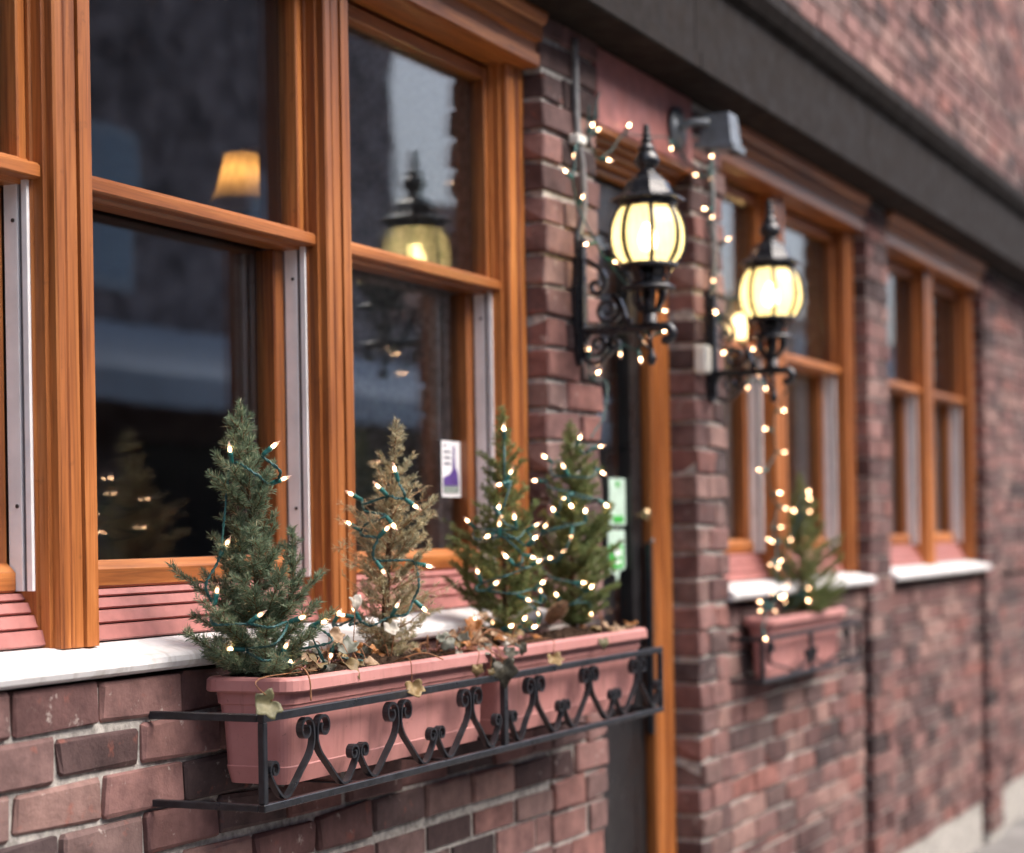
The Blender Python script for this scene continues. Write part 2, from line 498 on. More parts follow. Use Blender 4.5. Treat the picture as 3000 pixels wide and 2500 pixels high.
# ------------------------------------------------------------------ the restaurant building
B = thing('restaurant_building', (0, 0, 0), 'brick restaurant front with varnished wood window frames, pink sill boards and a dark doorway', 'building')

def brick_mesh(seed, L, D=0.10, H=0.061):
    r = random.Random(seed)
    bm = bmesh.new()
    bmesh.ops.create_cube(bm, size=1)
    for v in bm.verts: v.co = Vector((v.co.x*L+r.uniform(-1, 1)*.005, v.co.y*D+r.uniform(-1, 1)*.003, v.co.z*H+r.uniform(-1, 1)*.005))
    bmesh.ops.bevel(bm, geom=bm.edges[:], offset=0.0045, segments=1, affect='EDGES', clamp_overlap=True)
    for v in bm.verts: v.co += Vector((r.uniform(-1, 1), r.uniform(-1, 1), r.uniform(-1, 1)))*.0022
    me = bpy.data.meshes.new('brick')
    bm.to_mesh(me); bm.free()
    me.materials.append(MATS['brick'])
    return me
BL = {'s': [brick_mesh(i, 0.195) for i in range(8)], 'h': [brick_mesh(50+i, 0.092) for i in range(8)]}
def lay(parent, x, y, z, L):
    kind = 's' if L > 0.14 else 'h'
    me = rnd.choice(BL[kind])
    o = link('brick', me, None, parent)
    o.location = (x-ORG[parent.name].x, y+0.05+rnd.uniform(-.007, .0005)-ORG[parent.name].y, z-ORG[parent.name].z)
    o.scale = (L/(0.195 if kind == 's' else 0.092), 1, rnd.uniform(0.96, 1.04))
    o.rotation_euler = (rnd.uniform(-.012, .012)+(math.pi if rnd.random() < .5 else 0), rnd.uniform(-.012, .012), rnd.uniform(-.02, .02))
    return o
def joined_bricks(name, parent, x0, x1, y, z0, z1, pitch=0.0715):
    mb = MB(); z = z0; row = 0
    while z < z1:
        x = x0-(0.1 if row % 2 else 0)
        while x < x1:
            a, b = max(x, x0), min(x+0.197, x1)
            if b-a > .03:
                q = rnd.uniform(-.004, .004)
                mb.box(a+.004, b-.004, y+q, y+.09, z+.005, min(z+pitch-.005, z1))
            x += 0.207
        z += pitch; row += 1
    o = mb.build(name, 'brick_field', parent); o['kind'] = 'stuff'
    return o
# a material for joined bricks: colour by island
def brick_field():
    m, nt, out = new_mat('brick_field')
    g = nt.nodes.new('ShaderNodeNewGeometry')
    base = ramp(nt, g.outputs['Random Per Island'], [(0.0, (0.045, 0.033, 0.034)), (0.18, (0.14, 0.075, 0.072)), (0.36, (0.24, 0.135, 0.125)), (0.5, (0.065, 0.048, 0.05)), (0.66, (0.29, 0.18, 0.16)), (0.82, (0.13, 0.092, 0.09)), (1.0, (0.24, 0.11, 0.095))])
    v = coords(nt)
    c = mixc(nt, 1.0, base.outputs[0], ramp(nt, noise(nt, v, 20, 5, .65), [(0.3, (0.55, 0.52, 0.52)), (0.7, (1.35, 1.3, 1.25))]).outputs[0], 'MULTIPLY')
    bsdf(nt, out, c, 0.85, 0.25, normal=bump(nt, noise(nt, v, 70, 4, .7), 0.6, 0.004))
brick_field()

def pier(x0, x1, z0, z1, zref, pitch, label):
    p = MB().box(x0+.008, x1-.008, 0.0062, 0.55, 0, z1).build('brick_pier', 'mortar', B)
    if label: p['label'] = label
    w = x1-x0-.009
    k = int((z0-zref)/pitch)
    row = 0
    z = zref+k*pitch
    while z < z1-.02:
        long_first = (row % 2 == 0)
        a = (w-.009)*(0.64 if long_first else 0.36)+rnd.uniform(-.006, .006)
        xs = x0+rnd.uniform(-.004, .006)
        lay(p, xs+a/2, 0, z+pitch/2, a)
        b = w-a
        lay(p, xs+a+.010+b/2+rnd.uniform(-.003, .004), 0, z+pitch/2, b)
        z += pitch; row += 1
    return p
pier(0.012, 0.325, 0.80, 2.62, 2.150, 0.0705, 'brick pier carrying the nearer lantern')
pier(1.005, 1.245, 0.45, 2.62, 1.455, 0.0717, 'brick pier carrying the farther lantern')

def low_wall(x0, x1, ztop, zb, y=0.0):
    p = MB().box(x0, x1, y+.0062, y+.3, 0, ztop-.012).build('brick_wall', 'mortar', B)
    pitch = 0.0715; z = ztop-pitch; row = 0
    while z > zb:
        x = x0+rnd.uniform(-.005, .005)-(0.1 if row % 2 else 0)
        while x < x1-.05:
            a = max(x, x0); b = min(x+0.196, x1)
            if b-a > .05: lay(p, (a+b)/2, y, z+pitch/2, b-a-.002)
            x += 0.206
        z -= pitch; row += 1
    return p
low_wall(-2.05, 0.004, 1.238, 0.86)
low_wall(1.253, 2.82, 1.225, 0.50, 0.03)
# further along the street (beyond what can be picked apart)
MB().box(2.83, 7.5, 0.039, 0.35, 0, 1.2).build('brick_wall', 'mortar', B)
joined_bricks('brick_field', B, 2.83, 7.5, 0.03, 0.2, 1.21)
for px in (2.83, 4.85):
    MB().box(px+.008, px+.292, .009, .55, 0, 2.62).build('brick_pier', 'mortar', B)
    joined_bricks('brick_field', B, px, px+.30, 0.0, .05, 2.6)
MB().box(-2.9, 7.5, .009, .4, 2.95, 4.8).build('upper_wall', 'mortar', B)
joined_bricks('brick_field', B, 0.0, 7.5, 0.0, 2.96, 4.4)

joined_bricks('brick_field', B, -2.05, 0.004, 0.0, .10, .866)
joined_bricks('brick_field', B, -2.9, -2.055, 0.0, .10, 1.236)
MB().box(-2.9, -2.06, .009, .3, 0, 1.22).build('brick_wall', 'mortar', B)
joined_bricks('brick_field', B, 1.253, 2.825, 0.03, .05, .505)
joined_bricks('brick_field', B, 1.005, 1.245, 0.0, .02, .449)
joined_bricks('brick_field', B, .012, .325, 0.0, .02, .808)

# wood mullions and jambs, plan profiles (x, y)
def mull(x0, x1, zb, zt):
    # x0..x1 front width; left side stepped, right side stepped
    p = [(x0-.014, .136), (x0-.014, .088), (x0-.009, .086), (x0-.009, .068), (x0-.002, .066), (x0-.002, .053), (x0+.002, .050), (x0+.018, .050), (x0+.021, .0535), (x0+.024, .050),
         (x0+(x1-x0)*.55, .049), (x0+(x1-x0)*.56, .055), (x0+(x1-x0)*.60, .055), (x0+(x1-x0)*.61, .046), (x1-.014, .045), (x1-.011, .048), (x1-.001, .048), (x1, .052), (x1, .066), (x1+.006, .068), (x1+.006, .088), (x1+.010, .09), (x1+.010, .136)]
    return MB().prism(p, 2, zb, zt).build('mullion', 'wood_vertical', B)
def jamb_right(x0, x1, zb, zt):
    p = [(x0-.014, .136), (x0-.014, .088), (x0-.009, .086), (x0-.009, .070), (x0-.001, .068), (x0-.001, .055), (x0+.003, .050), (x0+.035, .050), (x0+.040, .056), (x0+.046, .056), (x0+.05, .047), (x1, .047), (x1, .136)]
    return MB().prism(p, 2, zb, zt).build('window_jamb', 'wood_vertical', B)
def jamb_left(x0, x1, zb, zt):
    p = [(x0, .20), (x0, .048), (x1-.004, .048), (x1, .052), (x1, .066), (x1+.006, .068), (x1+.006, .088), (x1+.010, .09), (x1+.010, .136)]
    return MB().prism(p, 2, zb, zt).build('window_jamb', 'wood_vertical', B)

ZR0, ZR1, ZB, ZT = 1.990, 2.026, 1.414, 2.49
def window(x0, x1, label=None, detail=True):
    # x0, x1: clear opening between the stepped frames
    w = MB().bbox(x0+.0225, x1-.0205, .093, .131, ZT-.03, ZT-.001, .002).build('window', 'wood_along', B)
    if label: w['label'] = label
    for a, b in ((x0, x0+.022), (x1-.020, x1)):
        MB().bbox(a, b, .092, .132, ZR1-.01, ZT, .0025).build('stile', 'wood_vertical', w)
    # meeting rail, sloped on top
    p = [(.074, ZR0), (.071, ZR0+.003), (.071, ZR0+.019), (.076, ZR0+.024), (.090, ZR0+.027), (.093, ZR0+.031), (.115, ZR1), (.150, ZR1), (.150, ZR0-.006), (.105, ZR0-.006), (.100, ZR0)]
    MB().prism(p, 0, x0-.006, x1+.004).build('meeting_rail', 'wood_along', w)
    # upper pane
    for ya in (.1150, .1235):
        MB().box(x0+.018, x1-.016, ya, ya+.003, ZR1-.004, ZT-.028).build('pane', 'window_glass', w)
    # lower sash
    for a, b in ((x0+.002, x0+.036), (x1-.038, x1-.004)):
        MB().bbox(a, b, .137, .178, ZB-.045, ZR0-.006, .0025).build('lower_stile', 'wood_vertical', w)
    p = [(.125, 1.370), (.121, 1.374), (.121, 1.400), (.127, 1.406), (.137, 1.4145), (.178, 1.4145), (.178, 1.370)]
    MB().prism(p, 0, x0+.004, x1-.006).build('bottom_rail', 'wood_along', w)
    for ya in (.1595, .1680):
        MB().box(x0+.034, x1-.036, ya, ya+.003, ZB-.004, ZR0-.003).build('pane', 'window_glass', w)
    # aluminium tracks on both sides of the opening
    for s, xe in ((1, x1), (-1, x0)):
        def tr(d0, d1, y0, y1, mat, nm):
            a, b = xe-s*d0, xe-s*d1
            MB().bbox(min(a, b), max(a, b), y0, y1, 1.372, ZR0-.0005, .0008).build(nm, mat, w)
        tr(-.003, .004, .109, .1345, 'white_track', 'track')
        tr(-.003, .0005, .1015, .1085, 'track_groove', 'track_groove')
        tr(-.003, .005, .090, .101, 'white_track', 'track')
        if detail and s == 1:
            for zz in (1.93, 1.50):
                o = MB()
                o.tube([(x1-.0055, .117, zz), (x1-.0035, .117, zz)], .0032, 10)
                o.build('screw', 'screw_metal', w)
    # lapped pink boards below the opening
    zz = [1.3695, 1.356, 1.337, 1.3145, 1.288]
    for i in range(4):
        yb = .112-.011*i
        p = [(yb, zz[i+1]+.0012), (yb-.003, zz[i+1]+.004), (yb+.003, zz[i]-.001), (yb+.03, zz[i]-.0005), (yb+.03, zz[i+1]+.0012)]
        MB().prism(p, 0, x0-.012, x1+.010).build('sill_board', 'pink_paint', w)
    return w
window(-2.37, -1.68)
mull(-1.665, -1.58, 1.285, 2.50)
window(-1.57, -.882, 'left sash window behind the green spruce')
mull(-.868, -.783, 1.285, 2.50)
window(-.772, -.080, 'sash window reflecting the lit lantern')
jamb_right(-.066, .010, 1.285, 2.50)
jamb_left(1.247, 1.30, 1.285, 2.50)
window(1.312, 1.872, 'sash window beyond the second brick pier')
mull(1.888, 2.00, 1.285, 2.50)
window(2.012, 2.72)
jamb_right(2.735, 2.828, 1.285, 2.50)
jamb_left(3.135, 3.20, 1.285, 2.50)
window(3.215, 3.93, None, False)
mull(3.945, 4.05, 1.285, 2.50)
window(4.062, 4.75, None, False)
jamb_right(4.765, 4.848, 1.285, 2.50)
MB().box(5.155, 7.5, .02, .3, 1.22, 2.62).build('side_wall', 'mortar', B)
joined_bricks('brick_field', B, 5.155, 7.5, 0.012, 1.22, 2.6)

# white sills
def sill(x0, x1, name='sill'):
    p = [(.14, 1.2865), (.07, 1.2865), (.0, 1.2715), (-.012, 1.2685), (-.019, 1.263), (-.021, 1.255), (-.018, 1.247), (-.010, 1.2425), (.0, 1.241), (.006, 1.2395), (.14, 1.2395)]
    o = MB().prism(p, 0, x0, x1).build(name, 'sill_white', B)
    return o
sill(-2.6, .004); sill(1.25, 2.824); sill(3.137, 4.845)

# head beams, fascia
def head(x0, x1):
    p = [(.20, 2.500), (.012, 2.500), (.002, 2.503), (.002, 2.530), (.010, 2.534), (.010, 2.556), (-.006, 2.560), (-.006, 2.592), (-.016, 2.597), (-.022, 2.612), (-.022, 2.619), (.20, 2.619)]
    return MB().prism(p, 0, x0, x1).build('head_beam', 'wood_along', B)
head(-2.7, 0.005); head(1.250, 2.822); head(3.137, 4.842)
for fx in (-2.7, -1.0, .7, 2.4, 4.1, 5.8):
    MB().prism([(.3, 2.6205), (-.135, 2.6205), (-.14, 2.625), (-.14, 2.665), (-.125, 2.67), (-.125, 2.86), (-.15, 2.875), (-.17, 2.91), (-.17, 2.945), (.3, 2.945)], 0, fx, fx+1.694).build('fascia', 'fascia_paint', B)
# over the door
MB().bbox(.330, 1.000, -.004, .07, 2.432, 2.6195, .003).build('door_fascia', 'pink_paint', B)
hd = [(0.0, 2.426), (0.022, 2.412), (0.043, 2.396), (0.064, 2.380), (0.085, 2.362)]
for i, (y, z) in enumerate(hd):
    MB().prism([(y+.001, z-.002), (y+.004, z-.006), (y+.016, z-.010), (y+.0205, z-.007), (y+.0205, 2.431), (y+.001, 2.431)], 0, .331, 1.0).build('head_moulding', 'wood_along', B)

# doorway
MB().prism([(.884, .20), (.884, .106), (.878, .104), (.878, .085), (.886, .077), (.93, .075), (.934, .081), (.94, .081), (.944, .074), (1.0, .074), (1.0, .20)], 2, .0, 2.355).build('door_post', 'wood_vertical', B)
d = MB().box(.334, .42, .112, .15, .05, 2.345)
d.box(.80, .874, .112, .15, .05, 2.345).box(.4205, .7995, .113, .149, .05, .95).box(.4205, .7995, .113, .149, 2.22, 2.345)
door = d.build('door', 'black_door', B)
MB().box(.421, .799, .128, .135, .951, 2.219).build('pane', 'window_glass', door)
MB().box(.421, .799, .160, .163, .951, 2.219).build('backing', 'black_door', door)
hh = MB()
hh.tube([(.838, .111, 1.487), (.838, .094, 1.487)], .006, 10)
hh.lathe([(.001, -.016), (.009, -.013), (.0125, -.004), (.0125, .004), (.009, .013), (.001, .016)], (.838, .086, 1.49), 14)
hh.build('door_knob', 'brass', door)
MB().bbox(.862, .8775, .083, .104, .9, 1.413, .002).build('strike_bar', 'iron', door)
kb = MB().lathe([(.001, -.006), (.005, -.004), (.006, 0), (.005, .004), (.001, .006)], (.866, .080, 1.419), 10)
kb.build('strike_knob', 'conduit_grey', door)

# stickers on the door glass and the window
st = thing('door_sticker', (.735, .126, 1.45), 'upright green and white sticker on the dark door glass', 'sticker')
MB().prism([(.686, 1.462), (.786, 1.462), (.791, 1.468), (.791, 1.58), (.786, 1.586), (.686, 1.586), (.681, 1.58), (.681, 1.468)], 1, .1255, .1275).build('backing', 'sticker_pale', st)
MB().box(.700, .772, .1235, .1250, 1.47, 1.487).build('green_strip', 'sticker_green', st)
MB().prism([(.736+.012*math.cos(a), 1.570+.008*math.sin(a)) for a in [i*math.pi/6 for i in range(12)]], 1, .1235, .1250).build('green_dot', 'sticker_green', st)
st2 = thing('door_sticker', (.735, .126, 1.38), 'bright green door sticker with a white round mark and pointed lower tip', 'sticker')
MB().prism([(.668, 1.345), (.700, 1.335), (.712, 1.338), (.728, 1.310), (.742, 1.342), (.772, 1.345), (.782, 1.352), (.782, 1.45), (.668, 1.45)], 1, .1255, .1275).build('backing', 'sticker_pale', st2)
MB().box(.672, .764, .1235, .1250, 1.350, 1.412).build('green_panel', 'sticker_green', st2)
MB().prism([(.724+.024*math.cos(a), 1.391+.012*math.sin(a)) for a in [i*math.pi/8 for i in range(16)]], 1, .1215, .1230).build('round_mark', 'label_white', st2)
MB().prism([(.726+.02*math.cos(a), 1.366+.006*math.sin(a)) for a in [i*math.pi/8 for i in range(16)]], 1, .1215, .1230).build('lower_mark', 'label_white', st2)

# window leaflet with purple bottle print
lf = thing('window_leaflet', (-.165, .158, 1.59), 'small white leaflet with purple bottle print stuck inside the window', 'leaflet')
LX0, LX1, LZ0, LZ1 = -.2105, -.118, 1.529, 1.653
MB().box(LX0, LX1, .1570, .1585, LZ0, LZ1).build('paper', 'label_white', lf)
def lp(u, v): return (LX0+(LX1-LX0)*u, LZ1+(LZ0-LZ1)*v)
MB().prism([lp(u, v) for u, v in ((.06, .66), (.22, .62), (.38, .60), (.48, .55), (.55, .50), (.57, .28), (.67, .28), (.69, .48), (.78, .53), (.82, .60), (.86, .80), (.06, .80))], 1, .1552, .1562).build('purple_print', 'label_purple', lf)
MB().prism([lp(u, v) for u, v in ((.58, .09), (.66, .09), (.66, .27), (.58, .27))], 1, .1552, .1562).build('purple_print', 'label_purple', lf)
MB().prism([lp(u, v) for u, v in ((.06, .81), (.86, .81), (.86, .93), (.06, .93))], 1, .1552, .1562).build('grey_print', 'label_greygreen', lf)
for i, (u0, u1, v) in enumerate(((.1, .2, .085), (.1, .42, .195), (.1, .42, .30), (.1, .42, .405))):
    t = MB(); u = u0
    while u < u1:
        a, b = lp(u, v-.022), lp(u+.028, v+.022)
        t.box(a[0], b[0], .1553, .1562, b[1], a[1]); u += .045
    t.build('small_print', 'label_grey', lf)

# ------------------------------------------------------------------ dim room behind the windows
room = MB()
room.box(-3.2, 7.4, 3.6, 3.7, .3, 2.9).box(-3.3, -3.2, .25, 3.7, .3, 2.9).box(7.4, 7.5, .3, 3.7, .3, 2.9)
r_ = room.build('room_wall', 'room_wall', B)
MB().box(-3.2, 7.4, .25, 3.6, .2, .3).build('room_floor', 'room_floor', B)
MB().box(-3.3, 7.5, .25, 3.7, 2.9, 3.0).build('room_ceiling', 'room_wall', B)
MB().box(-.236, .33, .55, .60, .3, 2.9).build('room_partition', 'room_wall', B)
MB().box(-3.2, 7.4, .205, .245, 1.0, 1.40).build('room_wainscot', 'room_wall', B)
MB().box(.33, 1.0, .30, .40, .0, 2.9).build('vestibule_wall', 'black_door', B)

lamp = thing('room_lamp', (-.17, .69, 2.19), 'glowing amber bell shaped lampshade seen through the left window', 'lamp')
cx, cy, cz = -.172, .69, 2.222
sh = MB()
pr = [(.040, .118), (.043, .10), (.049, .07), (.058, .038), (.070, .012), (.079, .0), (.0785, -.001), (.069, .011), (.057, .037), (.048, .069), (.042, .099), (.0395, .117)]
sh.lathe(pr, (cx, cy, cz), 36, cap=False)
sh.build('lamp_shade', 'lamp_shade', lamp)
bb = MB().lathe([(.001, -.022), (.014, -.018), (.021, -.004), (.02, .008), (.012, .02), (.006, .03), (.001, .031)], (cx, cy, cz+.06), 16)
bb.build('bulb', 'room_bulb', lamp)
MB().tube(catmull([(cx, cy, cz+.092), (cx, cy, cz+.128), (cx+.06, cy-.04, cz+.128), (cx+.06, .602, cz+.05)], 5), .005, 8).build('bracket', 'brass', lamp)

cd = thing('candle_light', (.135, .53, 2.29), 'small glowing candle bulb seen through the second window', 'lamp')
MB().lathe([(.001, -.012), (.006, -.009), (.008, 0), (.006, .01), (.001, .02)], (.130, .525, 2.348), 12).build('bulb', 'candle_bulb', cd)
MB().lathe([(.005, 0), (.005, .05)], (.130, .525, 2.283), 10).tube([(.130, .525, 2.285), (.130, .548, 2.275)], .004, 8).build('holder', 'brass', cd)
pl = thing('pendant_light', (2.77, .45, 2.14), 'bright round pendant light inside the far window', 'lamp')
MB().lathe([(.001, -.045), (.022, -.04), (.042, -.015), (.042, .015), (.022, .04), (.01, .046)], (2.77, .45, 2.185), 20).build('globe', 'candle_bulb', pl)
MB().tube([(2.77, .45, 2.23), (2.77, .45, 2.9)], .005, 8).build('drop_rod', 'iron', pl)

# ------------------------------------------------------------------ across the street (seen in the window panes)
O = thing('opposite_building', (14, -11, 0), 'brick shop building across the street mirrored in the panes', 'building')
MB().box(-14, 20.05, -16, -11, -.1, 8.5).build('wall', 'opposite_brick', O)
MB().box(20.06, 21.55, -16, -11, -.1, 4.45).build('wall', 'opposite_brick', O)
MB().box(21.56, 50, -16, -11, -.1, 6.3).build('wall', 'opposite_brick', O)
MB().prism([(-10.98, 3.85), (-8.8, 3.02), (-8.78, 2.72), (-8.83, 2.72), (-8.85, 2.98), (-10.98, 3.79)], 0, -14, 50).build('added_awning', 'added_awning_pale', O)  # pale awning added, pitched skyward to brighten the band mirrored in the panes
for i in range(16):
    x = -10.4+i*3.8
    if x < 21.6 and x+1.5 > 20: continue
    w = MB().box(x, x+1.5, -10.99, -10.92, 4.2, 5.95).build('window', 'opposite_trim', O)
    for a in (0.1, 0.8):
        MB().box(x+a, x+a+.6, -10.915, -10.90, 4.32, 5.83).build('pane', 'opposite_pane_sky', w)
for i in range(12):
    x = -11+i*5
    MB().box(x, x+3.6, -10.99, -10.93, .5, 2.55).build('shop_window', 'opposite_dark', O)

# ------------------------------------------------------------------ planters, soil, rack
def planter(x0, x1, y0, y1, zt, zb, label):
    t = thing('planter_trough', ((x0+x1)/2, (y0+y1)/2, zb), label, 'planter', 'terracotta planter troughs')
    def loop(inset, z, rad=.035, n=5):
        a0, a1, b0, b1 = x0+inset, x1-inset, y0+inset, y1-inset
        rr = max(rad-inset*.6, .006); out = []
        for cx, cy, s in ((a1-rr, b1-rr, 0), (a0+rr, b1-rr, 1), (a0+rr, b0+rr, 2), (a1-rr, b0+rr, 3)):
            for k in range(n+1):
                an = (s+k/n)*math.pi/2
                out.append((cx+rr*math.cos(an), cy+rr*math.sin(an), z))
        return out
    h = zt-zb
    rings = [loop(.020, zt-.045), loop(.0165, zt-.001), loop(.012, zt+.0005), loop(.004, zt-.0015), loop(.001, zt-.005), loop(0, zt-.021), loop(.002, zt-.0235), loop(.013, zt-.0235), loop(.0145, zt-.027), loop(.016, zt-.043), loop(.0195, zt-.0455), loop(.021, zt-.060), loop(.024, zt-.062), loop(.028, zb+.03), loop(.0265, zb+.028), loop(.033, zb+.001), loop(.037, zb)]
    mb = MB(); n = len(rings[0]); vs = [p for r in rings for p in r]; fs = []
    for i in range(len(rings)-1):
        for k in range(n): fs.append([i*n+k, i*n+(k+1) % n, (i+1)*n+(k+1) % n, (i+1)*n+k])
    fs.append([(len(rings)-1)*n+k for k in range(n)])
    mb.add(vs, fs)
    o = mb.build('trough', 'terracotta_plastic', t)
    for p in o.data.polygons: p.use_smooth = False
    s = MB()
    nx, ny = 60, 14
    a0, a1, b0, b1 = x0+.022, x1-.022, y0+.022, y1-.022
    vs = []
    for j in range(ny+1):
        for i in range(nx+1):
            u, v = i/nx, j/ny
            z = zt-.013+.007*math.sin(u*9+x0*7)*math.sin(v*3.1)+rnd.uniform(-.004, .004)+.017*math.sin(v*math.pi)
            vs.append((a0+(a1-a0)*u+rnd.uniform(-.002, .002), b0+(b1-b0)*v, z))
    fs = [[j*(nx+1)+i, j*(nx+1)+i+1, (j+1)*(nx+1)+i+1, (j+1)*(nx+1)+i] for j in range(ny) for i in range(nx)]
    s.add(vs, fs)
    for i in range(900):   # crumbs and perlite
        u, v = rnd.random(), rnd.random()
        c = Vector((a0+(a1-a0)*u, b0+(b1-b0)*v, zt-.010+.017*math.sin(v*math.pi)+rnd.uniform(-.004, .007)))
        q = rnd.uniform(.0012, .0036)
        pts = [c+Vector((rnd.uniform(-1, 1), rnd.uniform(-1, 1), rnd.uniform(-1, 1))).normalized()*q for _ in range(4)]
        s.add(pts, [(0, 1, 2), (0, 2, 3), (0, 3, 1), (1, 3, 2)])
    so = s.build('soil', 'soil')
    tag(so, None, None, None, 'stuff')
    return t, so
_, so1 = planter(-1.425, -.668, -.200, -.024, 1.2265, 1.055, 'nearer pink terracotta planter holding the green and the dry spruce')
so1['label'] = 'dark potting soil in the nearer pink planter'
_, so2 = planter(-.634, .128, -.200, -.024, 1.2275, 1.055, 'pink terracotta planter with pine cone and two lit spruces by the brick pier')
so2['label'] = 'dark potting soil in the planter by the brick pier'
_, so3 = planter(1.43, 2.25, -.075, .028, 1.185, 1.008, 'far blurred terracotta planter beyond the second brick pier')
so3['label'] = 'soil in the far blurred planter'

def rack(x0, x1, yf, yb, zt, zb, label, pairs, post):
    t = thing('planter_rack', ((x0+x1)/2, (yf+yb)/2, zb), label, 'planter rack')
    yc = yf
    MB().bbox(x0, x1, yf-.006, yf+.006, zt-.013, zt, .0012).build('top_rail', 'iron', t)
    MB().bbox(x0, x1, yf-.006, yf+.006, zb-.012, zb, .0012).build('bottom_rail', 'iron', t)
    for x in (x0, x1):
        xa, xb = (x, x+.012) if x == x0 else (x-.012, x)
        MB().bbox(xa, xb, yf+.0065, yb, zt-.0125, zt-.0005, .0012).build('end_rail', 'iron', t)
        MB().bbox(xa, xb, yf+.0065, yb, zb-.0115, zb-.0005, .0012).build('end_rail', 'iron', t)
        MB().bbox(xa+.0003, xb-.0003, yf-.0057, yf+.0057, zb+.0003, zt-.0133, .0012).build('post', 'iron', t)
    for x in post:
        MB().bbox(x-.009, x+.009, yf-.0052, yf+.0052, zb+.0003, zt-.0133, .0012).build('post', 'iron', t)
    # cross straps that carry the troughs
    k = int((x1-x0)/.4)
    for i in range(1, k+1):
        x = x0+(x1-x0)*i/(k+1)
        MB().bbox(x-.010, x+.010, yf+.0065, yb, zb-.0105, zb-.0065, .0008).build('strap', 'iron', t)
    def scroll(xc, s, half):
        # upper curl next to the pair axis, sweeping down and out, up into a small lower curl at half
        ru, rl = .0205, .0135
        cu = (xc+s*.0265, zt-.014-ru-.001)
        pts = []
        for i in range(23):
            f = i/22
            an = math.pi-2.25*math.pi*(1-f)
            rr = .0075+(ru-.0075)*f
            pts.append((cu[0]+s*rr*math.cos(an), cu[1]+rr*math.sin(an)))
        h = half
        x2 = lambda q: xc+s*q
        sweep = [(x2(.006), cu[1]-.020), (x2(.016), zt-.075), (x2(.040), zb+.040), (x2(h*.50), zb+.014), (x2(h*.62), zb+.004), (x2(h*.74), zb+.008), (x2(h-.018), zb+.026), (x2(h-.005), zb+.044)]
        cl = (xc+s*(h-.0175), zb+.050)
        low = []
        for i in range(17):
            f = i/16
            a2 = 0+(2.0*math.pi)*1.1*f
            rr = rl+(.005-rl)*f
            low.append((cl[0]+s*rr*math.cos(a2), cl[1]+rr*math.sin(a2)))
        allp = catmull([(p[0], yc, p[1]) for p in pts[-1:]+sweep+low[:1]], 5)
        path = [(p[0], yc, p[1]) for p in pts[:-1]]+[tuple(p) for p in allp]+[(p[0], yc, p[1]) for p in low[1:]]
        MB().bar(path, (0, 1, 0), .0115, .0042).build('scroll', 'iron', t)
    for xc, hl, hr in pairs:
        if hl: scroll(xc, -1, hl)
        if hr: scroll(xc, 1, hr)
    return t
P_ = .1385
rack(-1.527, .167, -.206, -.001, 1.181, 1.044, 'black wrought iron scroll rack holding the two near planters', [(-1.373, P_-.0, P_), (-1.096, P_, P_), (-.819, P_, P_-.012), (-.535, P_-.02, P_), (-.258, P_, P_), (.019, P_, P_)], [-.672])
rack(1.285, 2.33, -.085, .028, 1.138, 1.016, 'dark blurred iron rack with scrolls under the far planter', [(1.345, None, .40), (2.20, .40, None)], [1.775])

